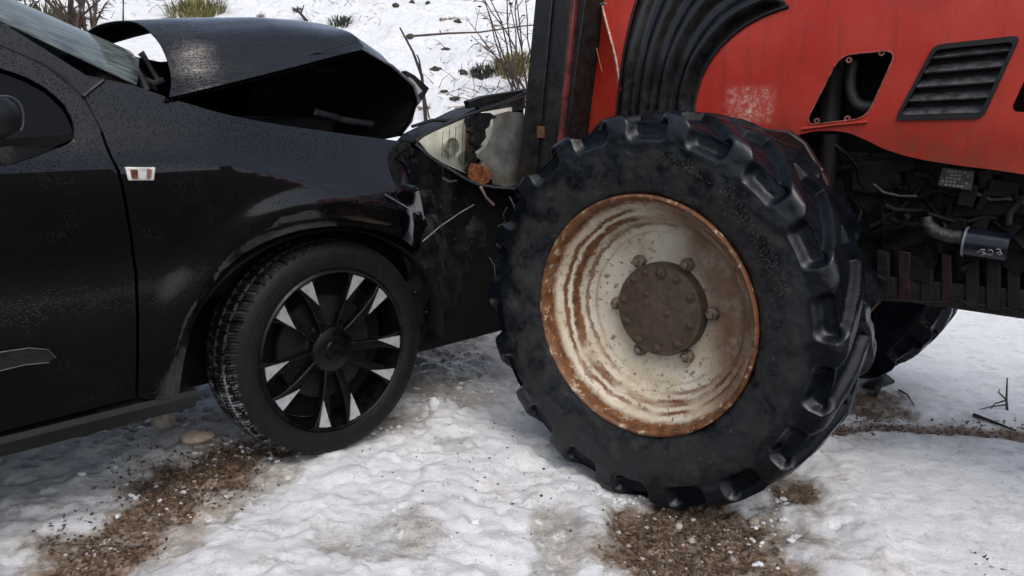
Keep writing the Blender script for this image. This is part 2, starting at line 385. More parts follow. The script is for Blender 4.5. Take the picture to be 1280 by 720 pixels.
def mk_glass(name, tint, k):
    m = bpy.data.materials.new(name); m.use_nodes = True; t = m.node_tree; t.nodes.clear()
    o = t.nodes.new('ShaderNodeOutputMaterial'); mx = t.nodes.new('ShaderNodeMixShader'); tr = t.nodes.new('ShaderNodeBsdfTransparent'); gl = t.nodes.new('ShaderNodeBsdfGlossy')
    fr_ = t.nodes.new('ShaderNodeFresnel'); fr_.inputs[0].default_value = k; tr.inputs[0].default_value = (*tint, 1); gl.inputs['Roughness'].default_value = .08
    tc = t.nodes.new('ShaderNodeTexCoord'); nz = t.nodes.new('ShaderNodeTexVoronoi'); nz.inputs['Scale'].default_value = 160; bp = t.nodes.new('ShaderNodeBump'); bp.inputs['Strength'].default_value = .08; bp.inputs['Distance'].default_value = .001
    t.links.new(tc.outputs['Object'], nz.inputs['Vector']); t.links.new(nz.outputs['Distance'], bp.inputs['Height']); t.links.new(bp.outputs[0], gl.inputs['Normal'])
    t.links.new(fr_.outputs[0], mx.inputs[0]); t.links.new(tr.outputs[0], mx.inputs[1]); t.links.new(gl.outputs[0], mx.inputs[2]); t.links.new(mx.outputs[0], o.inputs[0]); return m
M['lens'] = mk_glass('clear headlight lens', (.95, .96, .92), 1.45)
M['glass'] = mk_glass('dark side glass', (.12, .13, .13), 1.3); M['screen'] = mk_glass('wet windscreen', (.4, .46, .45), 1.6)
_t = M['screen'].node_tree; _o = _t.nodes['Material Output']; _p = _o.inputs[0].links[0].from_socket; _mx = _t.nodes.new('ShaderNodeMixShader'); _df = _t.nodes.new('ShaderNodeBsdfDiffuse'); _df.inputs[0].default_value = (.20, .245, .24, 1)
_tc = _t.nodes.new('ShaderNodeTexCoord'); _mp = _t.nodes.new('ShaderNodeMapping'); _mp.inputs['Scale'].default_value = (12, 40, 12); _nz = _t.nodes.new('ShaderNodeTexNoise'); _nz.inputs['Scale'].default_value = 1.5; _nz.inputs['Detail'].default_value = 6; _rm = _t.nodes.new('ShaderNodeMapRange'); _rm.inputs[1].default_value = .35; _rm.inputs[2].default_value = .7; _rm.inputs[3].default_value = .15; _rm.inputs[4].default_value = .75
for _a, _b in ((_tc.outputs['Object'], _mp.inputs[0]), (_mp.outputs[0], _nz.inputs[0]), (_nz.outputs[0], _rm.inputs[0]), (_rm.outputs[0], _mx.inputs[0]), (_p, _mx.inputs[1]), (_df.outputs[0], _mx.inputs[2]), (_mx.outputs[0], _o.inputs[0])): _t.links.new(_a, _b)
def mk_ground():
    q = NT('trodden snow, slush and mud'); mud = q.attr('mud'); sl_ = q.attr('slush'); far = q.attr('unseen_dark_ground')
    n1 = q.noise(7, 7, .7); n2 = q.noise(38, 6, .72); n3 = q.noise(1.7, 4, .6)
    snow = q.mix(q.ramp(n1, .3, .72), (.63, .655, .69), (.80, .815, .83))
    snow = q.mix(q.ramp(n3, .5, .75, 0, .45), snow, (.50, .475, .475))
    snow = q.mix(q.math('MULTIPLY', q.ramp(q.noise(16, 8, .82), .54, .60), .55), snow, (.44, .45, .47))
    sfac = q.math('MULTIPLY', q.ramp(q.math('ADD', sl_, q.math('MULTIPLY', q.math('SUBTRACT', n1, .5), 1.2)), .30, .75), .9)
    slush = q.mix(q.ramp(n2, .35, .68), (.22, .205, .185), (.40, .39, .37)); slush = q.mix(q.ramp(q.noise(3.1, 5, .7), .50, .64, 0, .45), slush, (.33, .27, .21)); slush = q.mix(q.ramp(q.noise(23, 6, .8), .54, .62, 0, .7), slush, snow)
    col = q.mix(sfac, snow, slush)
    speck = q.math('MULTIPLY', q.ramp(q.noise(85, 3, .6), .665, .70), q.ramp(q.noise(5, 3), .44, .62)); col = q.mix(q.math('MULTIPLY', speck, .75), col, (.10, .085, .07))
    mfac = q.ramp(q.math('ADD', mud, q.math('MULTIPLY', q.math('SUBTRACT', q.math('ADD', q.math('MULTIPLY', n1, .6), q.math('MULTIPLY', n2, .4)), .5), 2.5)), .36, .56)
    stain = q.ramp(q.math('ADD', mud, q.math('MULTIPLY', q.math('SUBTRACT', n1, .5), 1.6)), .05, .45, 0, .85); col = q.mix(stain, col, q.mix(q.ramp(n2, .4, .62), (.17, .135, .105), (.42, .385, .345)))
    earth = q.mix(q.ramp(q.noise(75, 6, .8), .38, .64), (.018, .012, .008), (.22, .145, .092))
    earth = q.mix(q.ramp(q.noise(17, 6, .75), .50, .66, 0, .8), earth, (.33, .26, .20))
    earth = q.mix(q.ramp(q.noise(26, 7, .8), .57, .63, 0, .75), earth, (.40, .385, .365))
    col = q.mix(mfac, col, earth)
    unseen_dark_ground = q.mix(q.ramp(n1, .3, .7), (.025, .02, .017), (.06, .048, .038)); rf = q.ramp(q.math('ADD', far, q.math('MULTIPLY', q.math('SUBTRACT', n1, .5), .8)), .3, .6)
    col = q.mix(rf, col, unseen_dark_ground)
    wet = q.math('MAXIMUM', q.math('MULTIPLY', sfac, .8), mfac)
    h = q.math('ADD', q.noise(45, 7, .8), q.math('MULTIPLY', q.noise(190, 3, .7), .4))
    return q.out(Base_Color=col, Roughness=q.ramp(wet, 0, 1, .75, .28), Specular_IOR_Level=.4, Normal=q.bump(q.math('MULTIPLY', h, q.ramp(sfac, .3, 1., 1., .3)), .75, .013))
M['ground'] = mk_ground()
M['snow'] = plain('clumped snow', (.56, .575, .60), .7, 0, .12, 30, .5)
M['snow_dirty'] = plain('dirty snow crumb', (.33, .30, .265), .6, 0, .4, 40, .5)

# ------------------------------------------------------------------ the ground: one sheet, added dark ground out of view, snow and the bank behind
def G0(x, y, z=0.):
    r = ray(x, y); P = CP + r * (z - CAMH) / r[2]; return P[0], P[1]
def blob(X, Y, px, py, rx, ry, k=1., soft=.5):
    cx, cy = G0(px, py); ax = abs(G0(px + rx, py)[0] - cx); ay = abs(G0(px, max(160, py - ry))[1] - cy)
    d = np.sqrt(((X - cx) / ax) ** 2 + ((Y - cy) / ay) ** 2) + WARP[0]; return k * sst(1 + soft, 1 - soft, d)
def strip(X, Y, pts, wd, k=1.):
    P = [G0(*p) for p in pts]; D = np.full(np.shape(X), 99.)
    for (x0, y0), (x1, y1) in zip(P[:-1], P[1:]):
        dx, dy = x1 - x0, y1 - y0; t = np.clip(((X - x0) * dx + (Y - y0) * dy) / (dx * dx + dy * dy), 0, 1)
        D = np.minimum(D, np.hypot(X - x0 - t * dx, Y - y0 - t * dy))
    return k * sst(wd * 1.5, wd * .4, D)
WARP = [0]
def masks(X, Y):
    WARP[0] = .55 * fbm(X * 5, Y * 5, 61, 4)
    mud = np.maximum.reduce([strip(X, Y, [(100, 740), (200, 660), (290, 595), (345, 575)], .12, .60), blob(X, Y, 255, 615, 85, 38, .66),
        blob(X, Y, 865, 675, 120, 62, .80, .6), strip(X, Y, [(870, 640), (860, 800)], .16, .75), blob(X, Y, 120, 700, 70, 30, .5),
        strip(X, Y, [(990, 545), (1080, 532), (1180, 535), (1290, 545)], .045, .55), blob(X, Y, 560, 435, 60, 30, .5), blob(X, Y, 1090, 505, 40, 22, .55),
        blob(X, Y, 130, 545, 130, 9, .4), blob(X, Y, 985, 610, 30, 25, .55), blob(X, Y, 480, 545, 35, 8, .3)])  # first blob: strip under the car, its shade painted in as mud
    slush = np.maximum.reduce([blob(X, Y, 500, 685, 110, 40, .6), blob(X, Y, 705, 670, 65, 55, .75), blob(X, Y, 50, 680, 70, 14, .4), blob(X, Y, 560, 460, 90, 50, .8),
        blob(X, Y, 575, 575, 45, 14, .55), blob(X, Y, 230, 570, 130, 40, .55), blob(X, Y, 1130, 540, 170, 25, .5), blob(X, Y, 60, 560, 120, 12, .5),
        blob(X, Y, 985, 640, 50, 60, .45), blob(X, Y, 420, 640, 60, 30, .35), blob(X, Y, 770, 640, 50, 40, .55), strip(X, Y, [(60, 760), (180, 690), (340, 585), (470, 540)], .22, .72), blob(X, Y, 110, 548, 150, 10, .9), blob(X, Y, 960, 660, 45, 60, .6)])  # long thin blob under the car paints its shade as dark slush
    mud = np.maximum(mud, .62 * sst(.46, .56, fbm(X * 2.6, Y * 3.2, 71, 6)) * sst(5.6, 6.4, Y)); slush = np.maximum(slush, .3 * sst(.3, .5, fbm(X * 2.6, Y * 3.2, 71, 6)) * sst(5.2, 6.2, Y))
    unseen_dark_ground = sst(1.74, 1.5, Y + .06 * vnoise(X * 2.1, Y * 2.1, 5) - .35 * sst(1.4, 2.2, np.abs(X)))  # dark ground added out of view to keep the car's reflections dark
    return mud, slush, unseen_dark_ground
def height(X, Y, near_=None):
    mud, slush, unseen_dark_ground = masks(X, Y)
    yb = Y - 4.75 - .35 * vnoise(X * .6, Y * .3, 11)
    bank = .47 * np.where(yb > 0, np.sqrt(yb * yb + .04) - .2, 0) ; bank = 4.2 * (1 - np.exp(-bank / 4.2)) * 1.22
    near = sst(7, 4.2, Y)
    h = bank + .055 * sst(.10, -.35, X) * sst(.9, 1.6, Y) * sst(6, 4.5, Y)
    amp = np.where(X > .95, .35, 1.) * sst(.6, 1.8, Y) 
    amp = .30 + .70 * sst(1.30, .85, X)
    h = h + amp * (.024 * fbm(X * 3.1, Y * 3.1, 1, 4) +   .013 * (fbm(X * 7.5, Y * 7.5, 2, 4) - .7 * np.abs(fbm(X * 6, Y * 6, 8, 3))) + .009 * fbm(X * 19, Y * 19, 3, 4) + .007 * np.abs(fbm(X * 34, Y * 34, 13, 2)) + .011 * sst(-.025, .025, fbm(X * 5.2, Y * 5.2, 91, 5)) + .007 * sst(-.03, .03, fbm(X * 12, Y * 12, 93, 4))) * (.35 + .65 * sst(1.0, 1.7, Y))
    h = h + sst(4.4, 6, Y) * (.10 * fbm(X * 1.1, Y * 1.1, 21, 5) + .05 * fbm(X * 4, Y * 4, 22, 4))
    h = h - .018 * mud - .014 * slush * sst(.2, .9, vnoise(X * 14, Y * 14, 31)) - .03 * blob(X, Y, 860, 655, 120, 70, 1.)
    h = h - .02 * unseen_dark_ground + .012 * mud * fbm(X * 45, Y * 45, 41, 2)
    return h
def axis(parts):
    out = []
    for a, b, s0, s1 in parts:
        x = a
        n = max(2, int(round((b - a) / ((s0 + s1) / 2)))); t = np.linspace(0, 1, n, endpoint=False)
        out.append(a + (b - a) * (t * s0 + t * t * (s1 - s0) / 2) / ((s0 + s1) / 2))
    return np.concatenate(out + [np.array([parts[-1][1]])])
gx = axis([(-90, -12, 12, 1.), (-12, -4, .5, .08), (-4, -1.9, .06, .02), (-1.9, 2.2, .0105, .0105), (2.2, 5, .02, .09), (5, 12, .09, .5), (12, 90, 1., 12)])
gy = axis([(-60, -4, 8, .6), (-4, 1.5, .3, .02), (1.5, 3.4, .0095, .012), (3.4, 5, .014, .04), (5, 11.5, .035, .05), (11.5, 20, .1, .8), (20, 160, 2, 20)])
GX, GY = np.meshgrid(gx, gy, indexing='ij'); GZ = height(GX, GY)
gme = fastmesh('ground', np.stack([GX, GY, GZ], -1).reshape(-1, 3), gridfaces(len(gx), len(gy)))
for nm, a in zip(('mud', 'slush', 'unseen_dark_ground'), masks(GX, GY)):
    gme.attributes.new(nm, 'FLOAT', 'POINT').data.foreach_set('value', a.ravel().astype(np.float32))
ground = link('ground', gme, M['ground'], smooth=0); gme.shade_smooth(); tag(ground, kind='structure')
def hz(x, y): return float(height(np.array([x]), np.array([y]))[0])
def GP(px, py):
    """where the sight line through a photo pixel meets the ground or the bank"""
    r = ray(px, py); t = np.linspace(1.2, 16, 3000); P = CP + r * t[:, None]
    k = np.argmax(P[:, 2] < height(P[:, 0], P[:, 1])); return Vector(P[k])

# ------------------------------------------------------------------ tyres
def tyre(name, prof, n_ang, npr, notch, m, parent, cy, cz, attr=None):
    P = np.array(smoothcurve(prof, 8)); d = np.r_[0, np.cumsum(np.hypot(*np.diff(P, axis=0).T))]; s = np.linspace(0, d[-1], npr)
    D = np.interp(s, d, P[:, 0]); Rr = np.interp(s, d, P[:, 1])
    tD = np.gradient(D, s); tR = np.gradient(Rr, s); l = np.hypot(tD, tR); nD, nR = -tR / l, tD / l      # outward: d+ is inboard
    ph = np.arange(n_ang) * 2 * PI / n_ang; PH, SS = np.meshgrid(ph, s, indexing='ij')
    cut, extra = notch(PH, SS, s, D, Rr)
    dd = D[None] - cut * nD[None]; rr = Rr[None] - cut * nR[None]
    V = np.stack([rr * np.cos(PH), -dd, rr * np.sin(PH)], -1)      # y toward the outer face; mirrored later for the car
    return V.reshape(-1, 3), gridfaces(n_ang, npr, True), extra.ravel()
def smax(a, b, k):
    h = np.clip(.5 + .5 * (a - b) / k, 0, 1); return b * (1 - h) + a * h + k * h * (1 - h)
NL, RT, WZ = 18, .583, .557
_n0 = T.v(808, 155, 0); PH0 = math.atan2(_n0[2] - WZ, _n0[0]) + PI / NL          # lug phase from a gap seen at the top
def tractor_notch(PH, SS, s, D, Rr):
    i0 = np.argmax((Rr > .508)); i1 = len(s) - 1 - np.argmax((Rr[::-1] > .508)); s0, s1 = s[i0], s[i1]; sm = (s0 + s1) / 2
    pitch = 2 * PI / NL
    def bars(off, ss, w0, w1):
        x = np.clip(ss, 0, None); sh = off - 1.05 * np.clip(ss - .05, 0, None) / RT
        q = (PH - sh + pitch / 2) % pitch - pitch / 2; return np.interp(x, [0, .06, .1, .3], [w0, w0 * .95, w1, w1]) / 2 - np.abs(q) * RT
    a = bars(PH0, SS - s0, .088, .066); a = np.minimum(a, (sm + .028) - SS)
    b = bars(PH0 + pitch / 2, s1 - SS, .088, .066); b = np.minimum(b, SS - (sm - .028))
    sdv = smax(np.maximum(a, b), np.maximum(s0 - SS, SS - s1), .028)
    cutv = (.026 + .004 * sst(s0 + .10, s0 + .03, SS)) * sst(.012, -.010, sdv)
    wear = .0035 * fbm(PH * 9, SS * 30, 4, 3)
    return cutv + wear, cutv
TP = [(.035, .345), (.012, .365), (0, .41), (-.005, .45), (-.005, .50), (.000, .545), (.005, .564), (.016, .577), (.04, .582), (.10, .585), (.16, .586)]
TP = TP + [(.32 - d, r) for d, r in TP[-2::-1]]
trV, trF, _ = tyre('t', TP, 1008, 150, tractor_notch, None, None, 0, 0)

# ------------------------------------------------------------------ TRACTOR
tr = root('tractor', 'red farm tractor with rusty cream front wheel crushed against the black car', 'tractor', T)
def tractor_wheel(y, flip):
    wheel = bpy.data.objects.new('wheel', None); COL.objects.link(wheel); wheel.parent = tr
    wheel.location = (0, y, WZ); wheel.rotation_euler = (0, 0, PI if flip else 0); wheel.empty_display_size = .1
    return wheel
wh = tractor_wheel(0, False)
parts = []
tme = fastmesh('tyre', trV, trF[:, ::-1]); parts.append(link('tyre', tme, M['tractor_tyre'], wh, 35))
RP = [(.045, .336), (.02, .338), (.008, .343), (.003, .349), (.006, .356), (.016, .356), (.02, .350), (.03, .352), (.05, .345), (.20, .335), (.30, .352), (.31, .345), (.29, .325), (.2, .3),
      (.185, .27), (.185, .05), (.168, .05), (.166, .15), (.160, .19), (.148, .235), (.140, .262), (.128, .270), (.118, .272), (.108, .281), (.088, .287), (.080, .300), (.072, .312), (.058, .316), (.050, .326)]
mb = MB(); mb.lathe([(-d, r) for d, r in RP], (0, 0, 0), 128, closed=True); parts.append(mb.build('rim', M['rim'], wh, 50))
mb = MB(); mb.lathe([(-.17, .142), (-.128, .142), (-.122, .139), (-.120, .134), (-.121, .07), (-.119, .064), (-.118, .03), (-.118, 0)], (0, 0, 0), 72); parts.append(mb.build('hub', M['hub'], wh, 35))
nutme = None
def hexbolt(r, h, dome=True):
    mb = MB(); V = []
    n = 6
    prof = [(0, r * 1.2), (h * .12, r * 1.2), (h * .62, r * 1.12), (h * .70, r * .9)]; mb.lathe(prof, (0, 0, 0), 6)
    mb.lathe([(h * .6, r * .95), (h * .68, r * .62), (h * .95, r * .6), (h * 1.02, r * .45), (h * 1.02, 0)], (0, 0, 0), 12); return mb
for k in range(6):
    a = math.radians(3 + 60 * k); o = None
    if nutme is None: o = hexbolt(.0175, .036).build('wheel_nut', M['bolt'], wh, 30); nutme = o.data
    else: o = link('wheel_nut', nutme, None, wh, 0)
    o.location = (.161 * -math.cos(a), -.163, .161 * math.sin(a)); o.rotation_euler = (0, a * 2, 0); parts.append(o)
bme = None
for k, (ang, rad, sz) in enumerate([(87, .118, 1.15), (60, .117, .8), (28, .118, .95), (-14, .113, .95), (-52, .116, 1.0), (-88, .117, .95), (-121, .118, .9), (-155, .115, .8), (172, .118, .8), (135, .118, .8), (112, .120, .75), (133, .06, .7), (-12, .035, .7)]):
    a = math.radians(ang)
    if bme is None: o = hexbolt(.0130, .014).build('hub_bolt', M['bolt_dark'], wh, 30); bme = o.data
    else: o = link('hub_bolt', bme, None, wh, 0)
    o.location = (-rad * math.cos(a), -.122, rad * math.sin(a)); o.scale = (sz,) * 3; parts.append(o)
# raised, scuffed moulding marks on the sidewall, too worn to read
mb = MB(); random.seed(3)
for k in range(110):
    t = k / 109; a = math.radians(96 + 66 * t); r0 = .455 - .012 * (k % 3) + (.02 if t < .45 else -.012 * random.random())
    ln = random.uniform(.004, .014); w_ = .0018; rot = random.choice([0, 0, PI / 2, .6, -.6]) 
    ca, sa = math.cos(a), math.sin(a); er = Vector((ca, 0, sa)); et = Vector((-sa, 0, ca)); c0 = er * r0 + Vector((0, .0052, 0)) + et * random.uniform(-.004, .004)
    d1 = (er * math.cos(rot) + et * math.sin(rot)); d2 = (et * math.cos(rot) - er * math.sin(rot))
    Mx = Matrix((d1, Vector((0, 1, 0)), d2)).transposed(); mb.obox(c0, (ln, .003, w_ * 1.6), Mx)
parts.append(tag(mb.build('moulded_marks', plain('scuffed rubber marks', (.024, .022, .018), .7, 0, .6, 30, bump=.2), wh, 0), kind='stuff'))
# the opposite front wheel: same casting, turned to face away
w2 = tractor_wheel(-1.70, True)
for o in parts[:3]:
    c = o.copy(); COL.objects.link(c); c.parent = w2

def hood_v(u, w):
    return -.45 - .30 * max(0, w - 1.30) ** 1.5 - .10 * max(0, u - .30) ** 1.3 - .012 * (1 - min(1, max(0, (w - 1.0) / .1))) 
Hd = lambda x, y: T.on(x, y, hood_v)
HF = lambda u, w: (u, hood_v(u, w), w)
low = smoothcurve([Hd(1300, 221), Hd(1240, 212), Hd(1200, 207), Hd(1150, 199), Hd(1110, 188), Hd(1080, 174), Hd(1055, 165), Hd(1020, 164), Hd(985, 172), Hd(960, 176)], 4)
v1 = rounded([Hd(1005, 157), Hd(1050, 69), Hd(1122, 62), Hd(1083, 148)], .038, 6)
v2 = rounded([Hd(1118, 151), Hd(1168, 56), Hd(1277, 44), Hd(1229, 148)], .02)
v3 = rounded([Hd(1262, 140), Hd(1300, 58), (Hd(1300, 58)[0] - .22, Hd(1300, 58)[1] + .01), (Hd(1262, 140)[0] - .26, Hd(1262, 140)[1])], .022)
crease = [Hd(776, 105), Hd(770, 70), Hd(758, 25), Hd(752, 0)]
crT = crease[-1]; crB = Hd(783, 150)
outer = [(-1.75, .955)] + low + [(.10, 1.0), (crB[0], .99), crB] + crease + [(crT[0] + .02, 1.62), (-1.75, 1.70)]
hood = panel('hood_side', outer, [v1, v2, v3], .035, HF, .005, M['red'], tr, fr=T, bev=.0022)
# nose: turns from the crease toward the front of the tractor
crv = [(crT[0] + .02, 1.62)] + crease[::-1] + [crB, (crB[0], .99)]
nose0 = [HF(*p) for p in crv]
nose1 = []
for (x, y), p in zip([(738, -60), (738, 10), (740, 35), (737, 70), (729, 130), (727, 165), (727, 215)], nose0):
    v_ = p[1] - .10; nose1.append(T.v(x, y, v_))
nose2 = [(p[0] + .05, p[1] - .22, p[2] - .0) for p in nose1]; nose3 = [(p[0] + .05, -1.10, p[2]) for p in nose1]
loft('nose', [[a, tuple((np.array(a) * .5 + np.array(b) * .5) + np.array([.004, .008, 0])), b, c, d] for a, b, c, d in zip(nose0, nose1, nose2, nose3)], M['red'], tr, T, .006, 50, 3, 4)
# pale crease line and the thin rubbed line on the nose
pl = plain('pale red crease', (.42, .25, .2), .5, 0, .5, 60)
mb = MB(); mb.tube([T.L((a[0] + .001, a[1] + .0035, a[2])) for a in smoothcurve([HF(*c) for c in crease[::-1]], 4)], .0042, 6)
mb.build('crease_line', pl, tr)
mb = MB(); mb.tube([T.L(T.v(x, y, nose1[3][1] + .07)) for x, y in ((741, 38), (750, 80), (758, 108), (766, 140))], .0022, 5); mb.build('rubbed_line', plain('orange rub line', (.42, .12, .06), .5), tr)
# hood top and far side
mb = MB(); topc = [(-1.75, 1.70), (-.8, 1.66), (crT[0] + .02, 1.62)]
P0 = [HF(*p) for p in topc]
V = []; F = []
for u, v, w in P0: V += [T.L((u, v, w)), T.L((u, v - .12, w + .07)), T.L((u, -.85, w + .09)), T.L((u, -1.15, w + .07)), T.L((u, -1.27, w)), T.L((u, -1.27, 1.0))]
mb.add(V, gridfaces(3, 6).tolist()); o = mb.build('hood_top', M['red'], tr, 50); q = o.modifiers.new('solid', 'SOLIDIFY'); q.thickness = .006
# grey work lamp at the nose
mb = MB(); c = T.v(731, -6, -.52); mb.ball(T.L(c), (.03, .03, .022), 12, 8); mb.tube([T.L(T.v(757, 4, -.46)), T.L(T.v(738, 9, -.49)), T.L(T.v(728, 6, -.52))], .005, 6)
mb.build('nose_lamp', plain('grey plastic lamp', (.2, .2, .2), .3), tr)
# black ribbed duct sweeping up the hood
Lc = smoothcurve([(771, 150), (775, 110), (782, 60), (797, 0), (822, -55), (870, -90), (930, -98)], 5)
Rc = smoothcurve([(866, 150), (868, 125), (878, 92), (897, 62), (925, 36), (955, 19), (985, 8)], 5)
Lp = [Hd(*p) for p in Lc]; Rp = [Hd(*p) for p in Rc]; nt = 61; V = []
for i, (a, b) in enumerate(zip(Lp, Rp)):
    for j in range(nt):
        t = j / (nt - 1); u, w = a[0] + (b[0] - a[0]) * t, a[1] + (b[1] - a[1]) * t
        x = t * 4 % 1.0; rib = .5 - .5 * math.cos(2 * PI * min(1, max(0, (x - .12) / .76)))
        edge = min(1, t / .03, (1 - t) / .03); e2 = min(1, (len(Lp) - 1 - i) / 2)
        V.append(T.L((u, hood_v(u, w) + (.004 + .026 * rib ** .6) * edge * (.2 + .8 * e2), w)))
mb = MB(); mb.add(V, gridfaces(len(Lp), nt).tolist()); mb.build('ribbed_duct', plain('wet black ribbed plastic', (.004, .004, .005), .25, 0, .5, 14, .06, (.011, .011, .013)), tr, 60)
mb = MB(); mb.tube([T.L((p[0] - .003, hood_v(*p) + .004, p[1])) for p in Rp], .0055, 6); mb.tube([T.L((p[0], hood_v(*p) + .004, p[1])) for p in Lp], .005, 6); mb.build('duct_edging', M['black'], tr)
# louvre grille
fo = rounded([Hd(1118, 151), Hd(1168, 56), Hd(1277, 44), Hd(1229, 148)], .02); ce = np.mean(np.array(fo), 0)
fi = rounded([tuple(ce + (np.array(p) - ce) * np.array([.90, .86])) for p in [Hd(1118, 151), Hd(1168, 56), Hd(1277, 44), Hd(1229, 148)]], .014)
gr = panel('louvre_grille', fo, [fi], .03, lambda u, w: (u, hood_v(u, w) + .006, w), .03, M['black'], tr, fr=T, bev=.002)
a, b, c_, d = [np.array(Hd(*p)) for p in ((1120, 149), (1170, 58), (1274, 46), (1228, 146))]
lou = plain('weathered grey louvre', (.05, .052, .055), .42, 0, .5, 40, .3)
for k in range(5):
    t0 = (k + .30) / 5.1; t1 = (k + .80) / 5.1
    A0 = a + (b - a) * t0; A1 = d + (c_ - d) * t0; B0 = a + (b - a) * t1; B1 = d + (c_ - d) * t1
    i_ = .035; A0, A1 = A0 + (A1 - A0) * i_, A1 + (A0 - A1) * i_; B0, B1 = B0 + (B1 - B0) * i_, B1 + (B0 - B1) * i_
    vv = hood_v(*A0)
    q = [(A0[0], vv + .002, A0[1]), (A1[0], vv + .002, A1[1]), (B1[0], vv - .022, B1[1]), (B0[0], vv - .022, B0[1])]
    mb = MB(); mb.prism([T.L(p) for p in q], [T.L((p[0], p[1] - .006, p[2] - .004)) for p in q]); mb.build('louvre', lou, gr, 30)
panel('grille_backing', fo, [], .1, lambda u, w: (u, hood_v(u, w) - .045, w), .004, M['black'], gr, fr=T)
tabm = plain('chipped tab paint', (.17, .055, .045), .5, 0, .5, 60)
# mounting tabs in the empty opening
for x, y in ((1061, 75), (1102, 66), (1059, 148), (1021, 151)):
    u, w = Hd(x, y); mb = MB(); rr = .0085
    sgn = -1 if y < 100 else 1
    mb.lathe([(0, rr), (.004, rr), (.004, rr * .45), (0, rr * .45)], T.L((u, hood_v(u, w) - .004, w)), 14, closed=True)
    mb.box((u - .006, hood_v(u, w) - .004, w - .004 * sgn - .012 * sgn), (u + .006, hood_v(u, w), w - .004 * sgn)) if False else None
    mb.build('mounting_tab', tabm, tr, 40)
mb = MB(); mb.tube([T.L((u, hood_v(u, w) + .001, w)) for u, w in densify(v1 + v1[:1], .02)], .0022, 5); mb.build('opening_edge', plain('chipped pale paint edge', (.28, .07, .055), .5, 0, .6, 60), tr, 60)
mb = MB(); fl = [Hd(x, y) for x, y in ((1003, 161), (1045, 156), (1085, 152))]
mb.tube([T.L((u, hood_v(u, w) + .003, w)) for u, w in fl], .004, 6); mb.build('opening_sill', M['red'], tr)
# the dark upright beam in front of the nose
def beam(px, v, dep, mat, nm): return slab(T, nm, px, v, dep, mat, tr, .003)
beam([(673, -40), (694, -40), (668, 235), (646, 235)], -.36, .10, M['beam'], 'upright_beam')
beam([(694, -40), (699, -40), (673, 235), (668, 235)], -.372, .08, M['black'], 'beam_groove')
beam([(699, -40), (718, -40), (690, 235), (673, 235)], -.36, .10, M['beam'], 'upright_beam')
beam([(718, -40), (723, -40), (695, 235), (690, 235)], -.357, .10, M['beam_red'], 'beam_edge')
beam([(723, -40), (737, -40), (700, 235), (695, 235)], -.375, .22, M['dark'], 'beam_web')
mb = MB(); mb.obox(T.L(T.v(676, 165, -.358)), (.03, .006, .04)); mb.build('rust_patch', plain('rust', (.11, .045, .018), .8, 0, .5, 50, .4), tr)
beam([(688, 138), (732, 136), (732, 166), (688, 168)], -.62, .15, M['dark'], 'cross_member')
mb = MB(); mb.tube([T.L(T.v(695, 139, -.6)), T.L(T.v(715, 136, -.6)), T.L(T.v(735, 139, -.6))], .006); mb.tube([T.L(T.v(696, 158, -.58)), T.L(T.v(730, 152, -.58))], .008); mb.build('hydraulic_pipe', M['grey_plastic'], tr)
# dark red bracket curving behind the tyre
slab(T, 'mudguard_stay', [(940, 160), (985, 163), (1006, 178), (1034, 226), (1042, 285), (1024, 262), (1000, 215)], -.38, .03, M['dark_red'], tr, .006)
mb = MB(); mb.tube([T.L(T.v(1030, 232, -.34)), T.L(T.v(1043, 247, -.34))], .005); mb.build('bracket_pin', M['plate'], tr)
for x, y in ((1026, 213), (1004, 196)):
    mb = MB(); mb.ball(T.L(T.v(x, y, -.355)), .008, 10, 6); mb.build('bracket_bolt', M['plate'], tr)
# engine and chassis
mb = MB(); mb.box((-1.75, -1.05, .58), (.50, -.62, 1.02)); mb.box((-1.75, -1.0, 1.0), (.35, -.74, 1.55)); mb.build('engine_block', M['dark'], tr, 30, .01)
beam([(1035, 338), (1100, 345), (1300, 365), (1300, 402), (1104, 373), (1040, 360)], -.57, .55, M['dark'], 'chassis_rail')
random.seed(11)
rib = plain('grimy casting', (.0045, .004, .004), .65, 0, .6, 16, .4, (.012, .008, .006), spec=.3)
for k, x in enumerate((1095, 1122, 1150, 1176, 1206, 1232, 1258, 1284)):
    y0 = 308 + random.uniform(0, 10); wd_ = random.uniform(13, 19)
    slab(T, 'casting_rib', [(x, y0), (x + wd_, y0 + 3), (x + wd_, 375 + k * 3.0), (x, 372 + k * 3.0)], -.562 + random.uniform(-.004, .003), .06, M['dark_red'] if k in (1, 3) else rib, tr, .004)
mb = MB()
mb.tube([T.L(T.v(x, y, -.565)) for x, y in ((1105, 374), (1160, 377), (1186, 377), (1196, 372), (1206, 378), (1240, 383), (1262, 386), (1272, 382), (1300, 391))], .0045, 6)
mb.build('lower_flange', rib, tr)
mb = MB(); mb.tube([T.L(T.v(x, y, -.55)) for x, y in ((1038, 168), (1034, 215), (1030, 270), (1024, 330))], .028, 12); mb.build('intake_pipe', rib, tr)
slab(T, 'pump_body', [(1062, 200), (1120, 198), (1130, 232), (1095, 245), (1060, 240)], -.57, .12, rib, tr, .012)
mb = MB(); mb.tube([T.L(T.v(x, y, -.53)) for x, y in ((1092, 230), (1104, 240), (1125, 245), (1146, 245))], .0038, 6); mb.build('cable', M['plate'], tr)
slab(T, 'battery_box', [(1176, 245), (1230, 240), (1290, 246), (1290, 270), (1180, 275)], -.58, .1, rib, tr, .01)
mb = MB(); mb.tube([T.L(T.v(x, y, -.56)) for x, y in ((1215, 240), (1240, 250), (1262, 249), (1290, 256))], .006, 6); mb.build('hose', M['hose'], tr)
random.seed(23); mb = MB()
